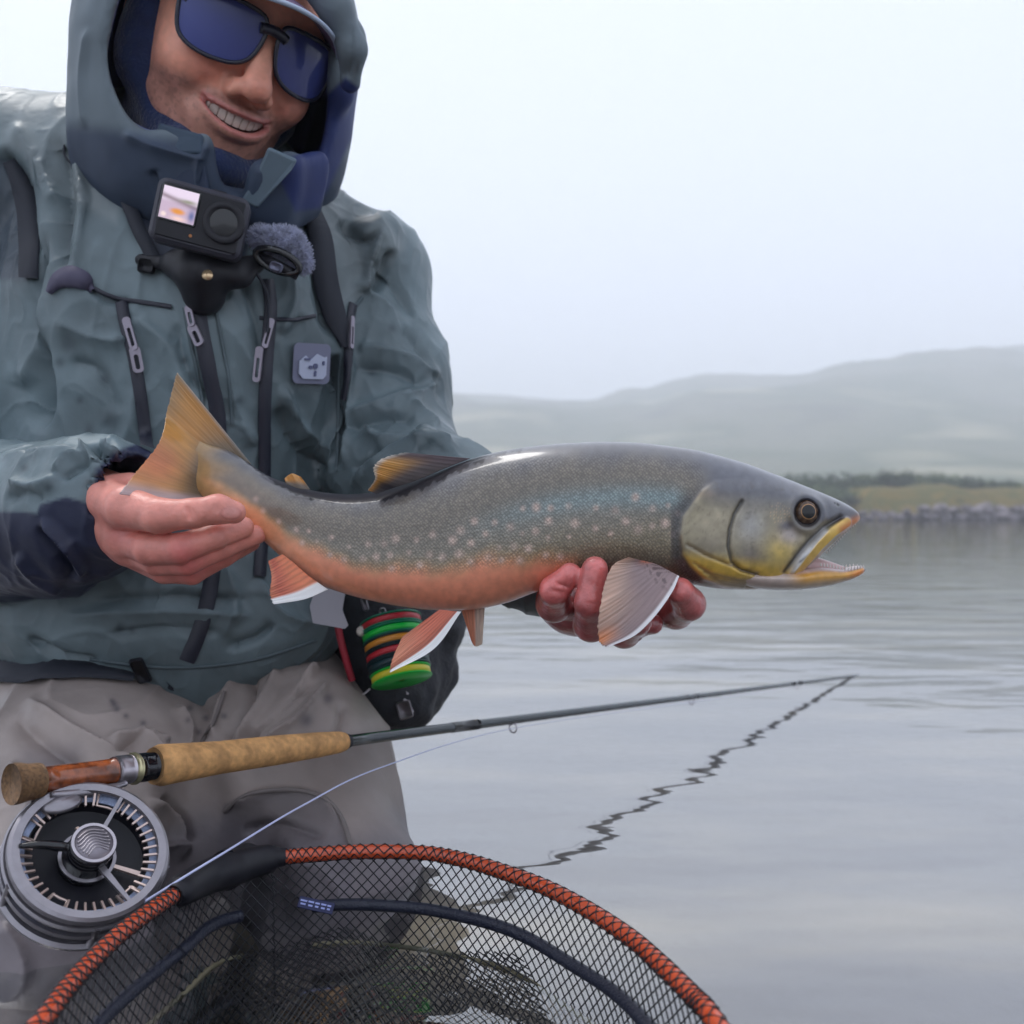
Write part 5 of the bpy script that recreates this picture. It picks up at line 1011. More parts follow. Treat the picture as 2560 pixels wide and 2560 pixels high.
wc = mixc(wc, np.array(A(116, 110, 118)), sstep(0.06, 0.025, WV[:, 2] + 0.012 * fbm(WV * 16, 2)) * 0.8)      # cloth soaked up to above the waterline
waders = mk('waders', WV, WF, M['wader'], person, wc); WB = bvh_of(WV, WF)
wseam = mat('wader_seam', A(112, 104, 102), 0.6)
for pts in ([(560, 2030), (610, 1992), (690, 1974), (790, 1984), (850, 2040), (880, 2130)], [(560, 1730), (535, 1800), (500, 1870)]):
    v, f, *_ = ribbon(WB, pts, 0.0036, 0.0014, 0.0006, 26); mk('seam', v, f, wseam, waders, smooth=False)
# dark strip for the folded navy hem, the gap's shade put into its colour
v, f, *_ = ribbon(WB, [(-20, 1655), (80, 1668), (190, 1680), (330, 1706)], [0.05, 0.05, 0.04, 0.012], 0.004, 0.004, 20); mk('dark_hem_gap', v, f, mat('dark_hem_gap', A(28, 32, 44), 0.7, bump=0.3, bscale=300, bdist=0.001), waders, smooth=False)
v, f, *_ = ribbon(WB, [(400, 1712), (470, 1716), (545, 1706)], 0.018, 0.003, 0.003, 12); mk('belt', v, f, M['web'], waders)
# ------------------------------------------------------------------ fly rod (lies across the thighs, tip in the water)
def R_(z): return np.array((0.0508 + (z - 1.0846) * 0.7627, z, 0.0763 - (z - 1.0846) * 0.105))
rod = thing('fly_rod', R_(0.72), 'fly rod with cork grip lying across the thighs, tip dipped in water', 'fishing rod')
rdir = R_(1.0) - R_(0.0); rdir /= np.linalg.norm(rdir)
def zpx(px): # distance along the rod that shows at a picture column
    k = (px - 1280) / F; return (0.0508 - 1.0846 * 0.7627) / (k - 0.7627)
def rod_part(name, z0, z1, r, m, n=18, par=None):
    k = len(r); zs = np.linspace(z0, z1, k); v, f = tube(np.array([R_(z) for z in zs]), r, n); return mk(name, v, f, m, par or rod)
ss = np.linspace(0, 1, 34); z0g, z1g = zpx(384), zpx(860)
rod_part('butt_cap', zpx(28), zpx(100), [0.0124, 0.0126, 0.0121, 0.0114, 0.0111, 0.0111, 0.0108], M['corkdark'], 22)
rod_part('reel_seat', zpx(100), zpx(285), [0.0082] * 6, M['burl'], 20)
rod_part('hood_ring', zpx(284), zpx(326), [0.0094, 0.0098, 0.0098, 0.0098, 0.0094], M['steel'], 20)
rod_part('lock_ring', zpx(326), zpx(342), [0.0098, 0.0108, 0.0108, 0.0098], mat('brass_ring', A(196, 190, 150), 0.3, metal=0.8), 20)
rod_part('seat_collar', zpx(342), zpx(386), [0.0094, 0.0098, 0.0096, 0.0092], M['blackg'], 20)
gr = np.interp(ss, [0, 0.03, 0.10, 0.30, 0.6, 0.85, 0.97, 1.0], [0.0125, 0.0142, 0.0134, 0.0118, 0.0112, 0.0098, 0.0086, 0.0074])
grip = rod_part('grip', z0g, z1g, gr, M['cork'], 26)
rod_part('winding_check', zpx(858), zpx(872), [0.0070, 0.0064, 0.0055], M['blackp'])
zt = 2.05; rod_part('blank', zpx(868), zt, np.interp(np.linspace(0, 1, 60), [0, 0.25, 0.6, 1], [0.0049, 0.0040, 0.0032, 0.0021]), M['blank'], 12)
def guide(z, sz):
    c = R_(z); dn = np.array((0.10, -0.25, -0.95)); dn -= rdir * (dn @ rdir); dn /= np.linalg.norm(dn); G = Geo(); ct = c + dn * sz * 1.25
    side = np.cross(rdir, dn); v, f = tube(np.array([ct + sz * 0.75 * (math.cos(a) * side + math.sin(a) * dn) for a in np.linspace(0, 2 * np.pi, 20, endpoint=False)]), sz * 0.13, 6, closed=True); G.add(v, f)
    for s in (-1, 1): v, f = tube(spline([c + rdir * s * sz * 2.2 + dn * 0.002, c + rdir * s * sz * 1.3 + dn * sz * 0.35, ct - dn * sz * 0.5 + side * 0.3 * s * sz], 8), sz * 0.12, 6); G.add(v, f)
    g = G.build('line_guide', M['steel'], rod); rod_part('thread_wrap', z - 0.016, z - 0.006, [0.0050 - z * 0.001] * 3, M['blackp'], 10, g); rod_part('thread_wrap', z + 0.006, z + 0.016, [0.0050 - z * 0.001] * 3, M['blackp'], 10, g)
for z, sz in ((zpx(1280), 0.0062), (1.32, 0.0048), (1.60, 0.0040)): guide(z, sz)
rod_part('ferrule', zpx(1255) - 0.06, zpx(1255) - 0.03, [0.0050] * 3, M['blackg'], 12)

# ------------------------------------------------------------------ fly reel
rc_ = Vector(P(216, 2147, 0.628)); nrm_ = Vector((0.46, -0.53, 0.69)).normalized(); up_ = Vector(R_(0.645)) - rc_; up_ = (up_ - nrm_ * up_.dot(nrm_)).normalized()
RM = frame_mat(rc_, up_.cross(nrm_), nrm_)           # local y points at the rod
reel = thing('fly_reel', rc_, 'grey large-arbor fly reel with pale line resting on the thigh', 'fishing reel')
def rp(name, v, f, m, par=None, smooth=True): return mk(name, xf(v, RM), f, m, par or reel, smooth=smooth)
def ring(name, prof, m, n=72, par=None): v, f = lathe(list(prof) + [prof[0]], n); o = rp(name, v, f, m, par); es = o.modifiers.new('e', 'EDGE_SPLIT'); es.split_angle = 0.6; return o
rim_o = ring('spool_rim', [(0.0395, 0.0105), (0.0400, 0.0128), (0.0445, 0.0132), (0.0465, 0.0118), (0.0468, 0.0080), (0.0440, 0.0070), (0.0400, 0.0080)], M['gun'])
ring('frame_rim', [(0.0455, 0.0060), (0.0478, 0.0066), (0.0490, 0.0050), (0.0484, 0.0030), (0.0455, 0.0030)], M['gun']); ring('frame_rim', [(0.0455, -0.0030), (0.0480, -0.0026), (0.0486, -0.0050), (0.0478, -0.0070), (0.0455, -0.0068)], M['gun'])
ring('back_plate', [(0.0300, -0.0150), (0.0470, -0.0140), (0.0494, -0.0155), (0.0490, -0.0185), (0.0465, -0.0195), (0.0300, -0.0190)], M['gun'])
ring('back_plate', [(0.0010, -0.0165), (0.0300, -0.0160), (0.0300, -0.0180), (0.0010, -0.0185)], M['blackp'])
for k in range(5):
    a = math.radians(40 + k * 72); v, f = tube([(0.0472 * math.cos(a), 0.0472 * math.sin(a), z) for z in (-0.017, 0.006)], 0.0022, 8); rp('pillar', v, f, M['gun'])
ring('line_coil', [(0.0362, 0.0056), (0.0425, 0.0066), (0.0435, 0.0), (0.0425, -0.0058), (0.0360, -0.0058)], M['backing'])
ring('spool_drum', [(0.0010, -0.0045), (0.0320, -0.0045), (0.0345, -0.0030), (0.0355, 0.0050), (0.0362, 0.0050), (0.0365, -0.0075), (0.0010, -0.0080)], M['blackp'])
for k in range(44):
    a = 2 * np.pi * k / 44; big = k in (5, 6, 7, 16, 17, 27, 35)
    if big: continue
    v, f = box(0, 0, 0, 0.0080, 0.00125, 0.0018, 0); v = v + [0.0362, 0, 0.0098]; c, s = math.cos(a), math.sin(a); v2 = np.stack([v[:, 0] * c - v[:, 1] * s, v[:, 0] * s + v[:, 1] * c, v[:, 2] - (v[:, 0] < 0.0362) * 0.0028], 1); rp('slat', v2, f, M['rose'], rim_o, False)
def frame_loop(a0, a1, r0, r1, z, w, m, name):
    pts = [(r0, a0), (r1, a0), (r1, (a0 + a1) / 2), (r1, a1), (r0, a1)]; v, f = tube(np.array([(r * math.cos(math.radians(a)), r * math.sin(math.radians(a)), z - (r < 0.037) * 0.002) for r, a in pts]), w, 6); rp(name, v, f, m, rim_o)
frame_loop(38, 62, 0.0395, 0.0325, 0.0098, 0.0009, M['rose'], 'slat_frame'); frame_loop(128, 146, 0.0395, 0.0325, 0.0098, 0.0009, M['rose'], 'slat_frame'); frame_loop(212, 228, 0.0395, 0.0335, 0.0098, 0.0009, M['rose'], 'slat_frame'); frame_loop(278, 296, 0.0395, 0.0335, 0.0098, 0.0009, M['rose'], 'slat_frame')
def spoke(a, r0, r1, z0, z1, w0, w1, m, name='spoke'):
    a = math.radians(a); c, s = math.cos(a), math.sin(a); v = [];
    for r, z, w in ((r0, z0, w0), (r1, z1, w1)):
        for dw, dz in ((-1, -1), (1, -1), (1, 1), (-1, 1)): v.append((r * c - dw * w / 2 * s, r * s + dw * w / 2 * c, z + dz * 0.0011))
    rp(name, np.array(v), [(3, 2, 1, 0), (4, 5, 6, 7)] + [(k, (k + 1) % 4, 4 + (k + 1) % 4, 4 + k) for k in range(4)], m, smooth=False)
spoke(42, 0.011, 0.0410, 0.0085, 0.0115, 0.0026, 0.0022, M['gun']); spoke(-78, 0.011, 0.0410, 0.0080, 0.0115, 0.0042, 0.0022, M['gun']); spoke(-42, 0.013, 0.0330, 0.0010, 0.0020, 0.0022, 0.0030, M['rose']); spoke(95, 0.011, 0.0180, 0.0120, 0.0080, 0.0022, 0.0018, M['rose'])
v, f = tube(spline([(0.0405 * math.cos(2.75), 0.0405 * math.sin(2.75), 0.0130), (0.028 * math.cos(2.75), 0.028 * math.sin(2.75), 0.0150), (0.013 * math.cos(2.75), 0.013 * math.sin(2.75), 0.0125)], 14), np.interp(np.linspace(0, 1, 14), [0, 0.3, 0.8, 1], [0.0013, 0.0022, 0.0031, 0.0027]), 10); rp('handle_arm', v, f, M['blackg'])
hub = rp('hub', *lathe([(0.0010, -0.0040), (0.0162, -0.0040), (0.0166, 0.0010), (0.0150, 0.0014), (0.0142, 0.0060), (0.0128, 0.0064), (0.0126, 0.0125), (0.0134, 0.0130), (0.0134, 0.0172), (0.0120, 0.0178), (0.0010, 0.0178)], 48), M['blackg'])
ring('hub_ring', [(0.0148, 0.0012), (0.0168, 0.0012), (0.0170, 0.0028), (0.0150, 0.0030)], M['gun'], par=hub); ring('hub_ring', [(0.0112, 0.0176), (0.0130, 0.0176), (0.0130, 0.0192), (0.0112, 0.0192)], M['steel'], par=hub)
rp('hub_cap', *lathe([(0.0001, 0.0188), (0.0112, 0.0186), (0.0112, 0.0170)], 40), mat('hub_cap_metal', A(140, 134, 142), 0.45, metal=0.6), hub)
for k in range(7):                                  # engraved contour lines on the cap
    pts = [(0.0095 * t, -0.006 + 0.0022 * k + 0.0030 * math.cos(t * 3.0) * (1 - 0.08 * k), 0.0190) for t in np.linspace(-1, 1, 18)]; pts = [p for p in pts if p[0] ** 2 + p[1] ** 2 < 0.0103 ** 2]
    if len(pts) > 4: v, f = tube(np.array(pts), 0.00028, 5); rp('contour_line', v, f, M['steel'], hub)
v, f = lathe([(0.0002, 0.0), (0.006, 0.001), (0.0075, 0.004), (0.006, 0.0065), (0.0002, 0.0075)], 24); v = v * [1.7, 0.85, 0.8] + [-0.005, 0.0352, 0.0075]; rp('counterweight', v, f, M['gun'])
ft0 = RM.inverted() @ Vector(R_(zpx(110))); ft1 = RM.inverted() @ Vector(R_(zpx(300)))
mid_ = (ft0 + ft1) / 2; v, f = tube(spline([np.array(ft0) - [0, 0.011, 0], np.array(ft0) * 0.7 + np.array(ft1) * 0.3 - [0, 0.0125, 0], np.array(ft0) * 0.3 + np.array(ft1) * 0.7 - [0, 0.0125, 0], np.array(ft1) - [0, 0.0105, 0]], 20), np.interp(np.linspace(0, 1, 20), [0, 0.5, 1], [0.0018, 0.0034, 0.0018]), 10); rp('reel_foot', v, f, M['gun'])
v, f = tube([(0.004, 0.0455, -0.002), np.array(mid_) - [0, 0.0115, 0]], 0.0048, 10); rp('foot_stem', v, f, M['gun'])

# ------------------------------------------------------------------ fly line from reel to first guide
lpts = spline([np.array(P(356, 2258, 0.615)), np.array(P(455, 2196, 0.618)), np.array(P(560, 2132, 0.636)), np.array(P(760, 2012, 0.715)), np.array(P(960, 1916, 0.815)), np.array(R_(zpx(1284))) + [0, 0, -0.0085], np.array(R_(1.32)) + [0, 0, -0.007], np.array(R_(1.60)) + [0, 0, -0.006]], 90)
v, f = tube(lpts, np.interp(np.linspace(0, 1, 90), [0, 0.5, 0.70, 1], [0.00082, 0.00066, 0.0003, 0.0002]), 8)
tag(mk('fishing_line', v, f, M['line']), 'pale fly line running taut from the reel up to the rod', 'fishing line')

# ------------------------------------------------------------------ landing net
def on_z(px, py, z): return np.array(P(px, py, (H - z) * F / (py - 1280)))
ZR = 0.060
hoop_vis = [on_z(x, y, ZR) for x, y in ((678, 2145), (776, 2137), (900, 2129), (1055, 2132), (1159, 2150), (1262, 2181), (1366, 2220), (1469, 2274), (1573, 2342), (1650, 2409), (1728, 2486), (1780, 2543))]
hoop_low = [np.array((x, y, ZR)) for x, y in ((0.098, 0.40), (0.088, 0.32), (0.045, 0.245), (-0.055, 0.215), (-0.150, 0.245), (-0.200, 0.32), (-0.214, 0.40))]
hoop_left = [on_z(x, y, ZR) for x, y in ((98, 2560), (166, 2471), (233, 2398), (310, 2326), (388, 2269), (450, 2228))]
hoop = spline(hoop_vis + hoop_low + hoop_left, 260)
net = thing('landing_net', (-0.06, 0.45, 0.02), 'landing net with orange hoop and black mesh beside the kneeling legs', 'landing net')
v, f = tube(hoop, 0.0046, 16); hoop_o = mk('hoop', v, f, M['orange'], net)
yk = spline([hoop[-4], hoop[-1], on_z(520, 2192, ZR - 0.004), on_z(600, 2166, ZR - 0.004), hoop[0], hoop[4]], 40)
def strands(P0, P1, r):                              # three-sided prisms between point pairs
    P0, P1 = np.asarray(P0), np.asarray(P1); t = P1 - P0; t = t / (np.linalg.norm(t, axis=1, keepdims=True) + 1e-12)
    a = np.cross(t, np.array([0.31, 0.87, 0.38])); a /= np.linalg.norm(a, axis=1, keepdims=True) + 1e-12; b = np.cross(t, a); n = len(P0); V = []
    for Q in (P0, P1):
        for k in range(3): V.append(Q + r * (math.cos(k * 2.0944) * a + math.sin(k * 2.0944) * b))
    V = np.stack(V, 1).reshape(-1, 3); o = np.arange(n)[:, None] * 6
    Fq = np.concatenate([o + np.array([[k, (k + 1) % 3, 3 + (k + 1) % 3, 3 + k]]) for k in range(3)]); return V, Fq
def net_sheet(fn, nu, nv, r, wrap_u=False):
    """diamond mesh over a surface fn(u, v): strands run both diagonals"""
    P0, P1 = [], []
    i = np.arange(nu)
    for j in range(nv):
        a = fn((i + 0.5 * (j % 2)) / nu, np.full(nu, j / nv))
        for s in (-0.5, 0.5): P0.append(a); P1.append(fn((i + 0.5 * (j % 2) + s) / nu, np.full(nu, (j + 1) / nv)))
    return strands(np.concatenate(P0), np.concatenate(P1), r)
full = np.vstack([hoop, yk[6:-6]]); seg = np.concatenate([[0], np.cumsum(np.linalg.norm(np.diff(np.vstack([full, full[:1]]), axis=0), axis=1))]); per = seg[-1]
def rim_at(u): u = np.mod(u, 1.0) * per; g = np.vstack([full, full[:1]]); return np.stack([np.interp(u, seg, g[:, k]) for k in range(3)], 1)
cen = full.mean(0)
def wall(u, v):
    p = rim_at(u); d = p - cen; d[:, 2] = 0; k = v; bulge = 1.0 - 0.045 * k + 0.02 * np.sin(u * 44) * k + 0.010 * np.sin(u * 97 + 1) * k
    q = cen + d * bulge[:, None]; q[:, 2] = ZR - 0.002 - 0.112 * k + 0.004 * np.sin(u * 61) * k; return q
V1, F1 = net_sheet(wall, 165, 27, 0.00050)
def floor_(u, v):
    p = wall(u * 0 + u, np.ones_like(u)); q = cen + (p - cen) * (1 - v * 0.94)[:, None]; q[:, 2] = -0.052 - 0.035 * v + 0.010 * np.sin(u * 30 + v * 6); return q
V2, F2 = net_sheet(floor_, 160, 36, 0.00050)
def wrapm(u, v):                                     # mesh sleeve stretched round the hoop tube
    g = hoop; n = len(g); s = np.clip(u, 0, 1) * (n - 1); i = np.minimum(s.astype(int), n - 2); f_ = (s - i)[:, None]; p = g[i] * (1 - f_) + g[i + 1] * f_; t = g[i + 1] - g[i]; t /= np.linalg.norm(t, axis=1, keepdims=True)
    b = np.array([0, 0, 1.0]); a = np.cross(t, b); a /= np.linalg.norm(a, axis=1, keepdims=True); ang = v * 2 * np.pi; return p + 0.0051 * (np.cos(ang)[:, None] * a + np.sin(ang)[:, None] * b)
V3, F3 = net_sheet(wrapm, 120, 7, 0.00050)
def drape(u, v):                                     # loose fold of the bag lying over itself beneath the yoke
    y = 0.655 - 0.36 * v; x = -0.185 + 0.19 * u + 0.02 * np.sin(v * 5); ridge = np.exp(-((u - 0.42 + 0.08 * np.sin(v * 4)) / 0.16) ** 2)
    z = 0.006 + 0.020 * ridge * (1 - 0.6 * v) - 0.034 * v + 0.003 * np.sin(u * 9 - v * 7); return np.stack([x, y, z], 1)
V4, F4 = net_sheet(drape, 36, 74, 0.00055)
allV = [V1, V2, V3, V4]; allF = [F1, F2, F3, F4]; offs = np.cumsum([0] + [len(a) for a in allV[:-1]])
tag(mk('mesh', np.concatenate(allV), np.concatenate([f + o for f, o in zip(allF, offs)]), M['netblk'], net), kind='stuff')
u = np.linspace(0.02, 0.98, 320); bp = wall(u, np.full(320, 0.30)); v, f = tube(bp, 0.0040, 10); vv_ = np.array(v); vv_[:, 2] = bp.mean(0)[2] + (vv_[:, 2] - bp.mean(0)[2]) * 1.0; band = mk('band', vv_, f, M['netband'], net)
bp2 = wall(u, np.full(320, 0.53)); v, f = tube(bp2, 0.0017, 8); mk('cord', v, f, M['netcord'], net)
# woven tag on the band, with small unreadable stitched print
q = bp[np.argmin(np.abs(to_px(bp)[0] - 800) + (to_px(bp)[1] > 2330) * 999)]; TM = frame_mat(q + np.array([0, -0.006, 0.003]), (1, -0.1, -0.15), (0.1, -0.8, 0.6)); v, f = box(0, 0, 0, 0.024, 0.0075, 0.0012, 0.0003); tago = mk('label_tag', xf(v, TM), f, M['tagblue'], net, smooth=False)
for k, (x, w) in enumerate(((-0.0085, 0.0045), (-0.0035, 0.0038), (0.0008, 0.0030), (0.0050, 0.0034), (0.0088, 0.0026))):
    for dy in (-0.0012, 0.0012): v, f = box(x, dy * (1 if k % 2 else 0.9), 0.0008, w * (1 if dy > 0 else 0.75), 0.0011, 0.0006); mk('tag_print', xf(v, TM), f, M['tagink'], tago, smooth=False)
v, f = tube(yk, np.interp(np.linspace(0, 1, 40), [0, 0.12, 0.2, 0.5, 0.8, 0.88, 1], [0.0058, 0.0066, 0.0095, 0.012, 0.0092, 0.0066, 0.0058]), 14); yoke = mk('yoke', v, f, M['blackp'], net)
hc0 = yk[20]; v, f = tube(spline([hc0 + [0, 0, 0], hc0 + [-0.006, 0.05, -0.010], hc0 + [-0.012, 0.11, -0.030], hc0 + [-0.02, 0.20, -0.070]], 20), [0.013] * 3 + [0.011] * 14 + [0.012] * 3, 14); mk('handle', v, f, M['blackp'], net)

# ------------------------------------------------------------------ waist pack at the hip with tippet spools hung on it
pack = thing('waist_pack', P(1000, 1660, 1.0), 'black waist pack hanging at the hip above the water', 'pack')
FP = Field((-0.20, 0.90, 0.02), (0.0, 1.16, 0.26), 0.0032)
FP.chain([pv(900, 1500, 1.05), pv(960, 1560, 1.05), pv(1060, 1560, 1.05)], [0.040, 0.048, 0.036], 0.03); FP.chain([pv(960, 1600, 1.04), pv(985, 1700, 1.03), pv(1000, 1765, 1.03)], [0.050, 0.042, 0.026], 0.03); FP.chain([pv(1090, 1560, 1.06), pv(1060, 1680, 1.05), pv(1015, 1770, 1.035)], [0.030, 0.028, 0.020], 0.02)
FP.ell(pv(985, 1745, 1.0), (0.034, 0.022, 0.026), k=0.02); FP.ell(pv(1050, 1735, 1.01), (0.012, 0.014, 0.028), k=0.012)
PV_, PF_ = FP.mesh(1); PV_ = PV_ + vnormals(PV_, PF_) * (0.004 * fbm(PV_ * 34, 3, 8))[:, None]
mk('body', PV_, PF_, M['pack'], pack); PB = bvh_of(PV_, PF_)
v, f = tube(spline([P(826, 1478, 0.955), P(838, 1530, 0.95), P(852, 1600, 0.948), P(868, 1660, 0.95), P(880, 1700, 0.955)], 24), 0.0034, 8); mk('red_strap', v, f, M['webred'], pack)
v, f = tube(spline([P(868, 1690, 0.955), P(880, 1720, 0.955), P(905, 1735, 0.955), P(925, 1722, 0.96)], 16), 0.0010, 6); mk('clip_ring', v, f, M['steel'], pack)
for (x0, y0, x1, y1) in ((985, 1730, 1030, 1780), (1000, 1722, 1022, 1748)): v, f = tube(spline([P(x0, y0, 0.985), P((x0 + x1) / 2 + 6, (y0 + y1) / 2 - 4, 0.98), P(x1, y1, 0.985)], 10), 0.0022, 8); mk('buckle', v, f, M['steel'], pack)
for (x, y, w, h_) in ((1012, 1775, 0.014, 0.017), (958, 1535, 0.007, 0.012), (912, 1510, 0.006, 0.014)):
    v, f = box(0, 0, 0, w, h_, 0.004, 0.001); mk('clip', xf(v, frame_mat(P(x, y, 0.972), (1, 0, 0.3), (0.1, -1, 0.2))), f, mat('clip_grey', A(128, 120, 126), 0.4) if x == 1012 else bpy.data.materials['clip_grey'], pack)
v, f = lathe([(0.0005, -0.004), (0.004, -0.0035), (0.005, 0), (0.004, 0.0035), (0.0005, 0.004)], 16); mk('bead', xf(v, frame_mat(P(904, 1578, 0.95), (1, 0, 0), (0, -1, 0.3))), f, M['tooth'], pack)
ax0, ax1 = Vector(P(978, 1562, 0.962)), Vector(P(1003, 1690, 0.944)); axd = (ax1 - ax0).normalized(); SPL = [('red', 'teal', 'red banded tippet spool at the top of the stack on the pack'), ('green', 'teal', 'bright green tippet spool, second in the stack on the pack'), ('amber', 'dark', 'amber tippet spool in the middle of the stack on the pack'), ('red', 'dark', 'plain red tippet spool below the amber one on the pack'), ('dark', 'dark', 'dark teal tippet spool between red and yellow spools on the pack'), ('yellow', 'green', 'yellow tippet spool with green flanges at the bottom of the stack')]
for k, (c, fl, lab) in enumerate(SPL):
    o = ax0 + (ax1 - ax0) * (k / 5); SMx = frame_mat(o, (1, 0, 0.2), axd); t = thing('tippet_spool', o, lab, 'spool', 'tippet spools on the waist pack'); r = 0.0285 - 0.001 * (k == 5)
    v, f = lathe([(0.004, -0.0032), (r * 0.93, -0.0032), (r, -0.0022), (r, 0.0022), (r * 0.93, 0.0032), (0.004, 0.0032)], 48); mk('band', xf(v, SMx), f, M['sp_' + c], t)
    for z in (-0.0040, 0.0040): v, f = lathe([(0.004, z - 0.0006), (r * 1.02, z - 0.0006), (r * 1.03, z), (r * 1.02, z + 0.0006), (0.004, z + 0.0006)], 48); mk('flange', xf(v, SMx), f, M['sp_' + fl], t)

# ------------------------------------------------------------------ chest camera, its mount and the furry microphone
CMx = frame_mat(P(502, 553, 0.830), P(617, 545, 0.83) - P(389, 492, 0.83), (0.20, -1.0, -0.10))
ac = thing('action_camera', P(502, 553, 0.83), 'black action camera with lit front screen clipped at the angler\'s chest', 'camera')
def cp(name, v, f, m, par=None, sm=False): return mk(name, xf(v, CMx), f, m, par or ac, smooth=sm)
cbody = cp('body', *box(0, 0, 0, 0.072, 0.050, 0.026, 0.0028), mat('camera_shell', A(46, 46, 58), 0.55, bump=0.2, bscale=900, bdist=0.0003))
cp('front_plate', *box(0.001, 0.0, 0.0135, 0.064, 0.042, 0.002, 0.0007), M['blackp'])
scr = cp('screen_bezel', *box(-0.0165, 0.0055, 0.0150, 0.0300, 0.0280, 0.0016, 0.0005), M['blackg'])
def screen_mat():
    m = bpy.data.materials.new('screen_picture'); n, l, b = nodes(m); a = n.new('ShaderNodeAttribute'); a.attribute_name = 'Col'; b.inputs['Base Color'].default_value = (0.01, 0.01, 0.01, 1); l.new(a.outputs['Color'], b.inputs['Emission Color']); b.inputs['Emission Strength'].default_value = 0.85; b.inputs['Roughness'].default_value = 0.2; return m
gx, gy = np.meshgrid(np.linspace(-1, 1, 40), np.linspace(-1, 1, 40), indexing='ij'); x1, y1 = gx.ravel(), gy.ravel(); LS = lambda *c: np.array(lin(c)) * np.ones((x1.size, 1))
sc_ = mixc(LS(222, 206, 226), LS(190, 168, 190), sstep(0.3, 0.0, y1)); sc_ = mixc(sc_, LS(120, 100, 110), np.exp(-((y1 - 0.22 + 0.2 * x1) / 0.16) ** 2) * 0.8); sc_ = mixc(sc_, LS(110, 120, 70), np.exp(-(((y1 - 0.32) / 0.12) ** 2 + ((x1 - 0.5) / 0.5) ** 2)) * 0.8); sc_ = mixc(sc_, LS(216, 140, 50), np.exp(-(((y1 + 0.42) / 0.2) ** 2 + (x1 / 0.42) ** 2) ** 2)); sc_ = mixc(sc_, LS(90, 100, 150), np.exp(-(((y1 + 0.5) / 0.4) ** 2 + ((x1 - 0.8) / 0.2) ** 2))); sc_ = mixc(sc_, LS(230, 210, 206), np.exp(-(((y1 + 0.75) / 0.16) ** 2 + ((x1 + 0.75) / 0.16) ** 2) ** 2)); sc_ = mixc(sc_, LS(236, 200, 190), np.exp(-(((y1 + 0.85) / 0.14) ** 2 + ((x1 - 0.1) / 0.4) ** 2)))
cp('screen', np.stack([-0.0165 + x1 * 0.0136, 0.0055 + y1 * 0.0126, np.full(x1.size, 0.01605)], 1), grid_faces(40, 40), M['blackg'], scr).data.materials[0] = screen_mat(); so_ = [o for o in COL.objects if o.name.startswith('screen') and o.parent == scr][0]
ca = so_.data.attributes.new('Col', 'FLOAT_COLOR', 'POINT'); ca.data.foreach_set('color', np.concatenate([sc_, np.ones((len(sc_), 1))], 1).astype(np.float32).ravel())
lens_o = cp('lens_housing', *((lambda v, f: (v + [0.0195, 0.001, 0.0135], f))(*lathe([(0.0165, 0.0), (0.0165, 0.0042), (0.0155, 0.0050), (0.0120, 0.0050), (0.0112, 0.0038), (0.0060, 0.0032), (0.0001, 0.0036)], 44))), M['blackp'], sm=True)
cp('lens_glass', *((lambda v, f: (v + [0.0195, 0.001, 0.0168], f))(*lathe([(0.0108, 0.0006), (0.0070, 0.0018), (0.0001, 0.0024)], 32))), M['blackg'], lens_o, True)
cp('record_light', *((lambda v, f: (v + [-0.0035, -0.0155, 0.0146], f))(*lathe([(0.0013, 0.0), (0.0013, 0.0006), (0.0001, 0.0008)], 12))), mat('amber_light', A(170, 110, 60), 0.3))
cp('top_button', *box(0.010, 0.0258, 0, 0.012, 0.0022, 0.010, 0.0006), M['blackp'])
mt = thing('chest_mount', P(490, 690, 0.86), 'black magnetic chest mount and neck strap holding the action camera', 'mount')
FM_ = Field((-0.36, 0.80, 0.42), (-0.20, 0.96, 0.56), 0.0028)
FM_.cap(pv(440, 660, 0.86), pv(600, 690, 0.86), 0.012, 0.011, 0.01); FM_.chain([pv(500, 680, 0.855), pv(510, 735, 0.865)], [0.022, 0.018], 0.012); FM_.cap(pv(352, 650, 0.875), pv(470, 668, 0.862), 0.0055, 0.0075, 0.008); FM_.cap(pv(500, 620, 0.855), pv(505, 690, 0.855), 0.013, 0.014, 0.008); FM_.cap(pv(560, 680, 0.862), pv(640, 660, 0.868), 0.010, 0.008, 0.01)
mv, mf = FM_.mesh(1); mk('bracket', mv, mf, M['blackp'], mt)
v, f, *_ = ribbon(JB, [(298, 430), (325, 520), (360, 600), (392, 660)], 0.012, 0.004, 0.003, 16); mk('neck_strap', v, f, M['web'], mt, smooth=False); v, f, *_ = ribbon(JB, [(770, 505), (800, 600), (812, 700), (838, 800), (856, 868)], [0.020, 0.024, 0.024, 0.022, 0.006], 0.003, 0.002, 22); mk('shoulder_strip', v, f, M['web'], pack, smooth=False)  # second ribbon: dark strip down the jacket from the shoulder
v, f, *_ = ribbon(JB, [(22, 395), (62, 480), (78, 600), (72, 700)], [0.014, 0.020, 0.020, 0.016], 0.003, 0.002, 18); mk('shoulder_strip', v, f, M['web'], pack, smooth=False)  # dark strip on the other shoulder
v, f = lathe([(0.0005, -0.002), (0.004, -0.0015), (0.0045, 0.001), (0.0005, 0.0022)], 14); mk('screw_head', xf(v, frame_mat(P(519, 688, 0.832), (1, 0, 0), (0, -1, 0.2))), f, mat('brass_screw', A(220, 190, 150), 0.25, metal=0.7), mt)
v, f = box(0, 0, 0, 0.014, 0.012, 0.006, 0.001); mk('buckle', xf(v, frame_mat(P(366, 665, 0.868), (1, 0, -0.1), (0.1, -1, 0))), f, M['blackp'], mt)
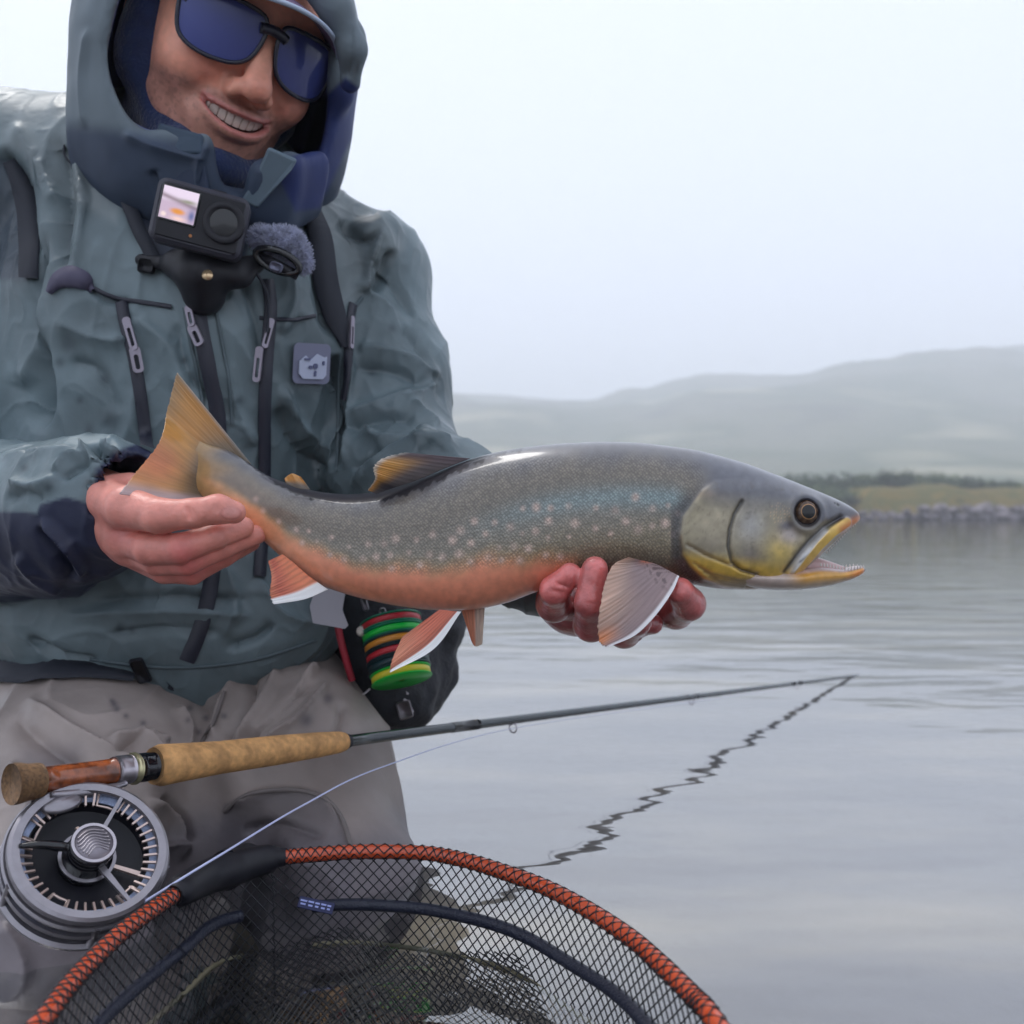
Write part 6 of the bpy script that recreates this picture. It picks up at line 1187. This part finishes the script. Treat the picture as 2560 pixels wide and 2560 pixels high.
mic = thing('microphone', P(690, 620, 0.87), 'small lapel microphone with pale grey fur windshield beside the chest camera', 'microphone')
G = Geo(); rr = np.random.default_rng(9); Vh, Fh = [], []
blobs = [(pv(655, 598, 0.868), 0.011), (pv(690, 604, 0.862), 0.0125), (pv(722, 606, 0.862), 0.0125), (pv(742, 632, 0.864), 0.011), (pv(754, 660, 0.868), 0.008)]
FMc = Field((-0.25, 0.83, 0.46), (-0.16, 0.90, 0.56), 0.002)
for c, r in blobs: FMc.ell(c, (r * 0.8,) * 3, k=0.006)
v, f = FMc.mesh(1); core = mk('windshield', v, f, M['fur'], mic); Nn = vnormals(v, f); pick = rr.integers(0, len(v), 5200); P0 = v[pick]; dd = Nn[pick] + 0.55 * rr.normal(size=(5200, 3)); dd /= np.linalg.norm(dd, axis=1, keepdims=True); hv, hf = strands(P0, P0 + dd * rr.uniform(0.003, 0.0065, (5200, 1)), 0.00022)
tag(mk('fur', hv, hf, M['fur'], core), kind='stuff')
v, f = tube(np.array([np.array(P(694 + 54 * math.cos(a), 652 + 26 * math.sin(a) + 18 * math.cos(a), 0.855 + 0.004 * math.sin(a))) for a in np.linspace(0, 2 * np.pi, 32, endpoint=False)]), 0.0030, 8, closed=True); mk('clip_loop', v, f, M['blackg'], mic)
v, f = tube(spline([P(650, 640, 0.862), P(690, 660, 0.856), P(745, 690, 0.862)], 14), 0.0042, 10); mk('clip', v, f, M['blackp'], mic)
v, f = tube(spline([P(640, 680, 0.864), P(662, 720, 0.868), P(670, 760, 0.876), P(668, 830, 0.882)], 20), 0.0014, 6); mk('cable', v, f, M['web'], mic)
v, f = box(0, 0, 0, 0.011, 0.008, 0.004, 0.001); mk('body', xf(v, frame_mat(P(690, 668, 0.850), (1, 0, -0.35), (0, -1, 0.1))), f, M['patch'], mic)

# water drop hanging from the hand
v, f = lathe([(0.0001, 0.0032), (0.0010, 0.0022), (0.0019, 0.0004), (0.0019, -0.0010), (0.0011, -0.0022), (0.0001, -0.0027)], 16)
tag(mk('water_drop', v + np.array(P(1598, 1592, 0.690)), f, M['drop']), 'clear drop of water hanging under the hand beneath the fish', 'water drop')
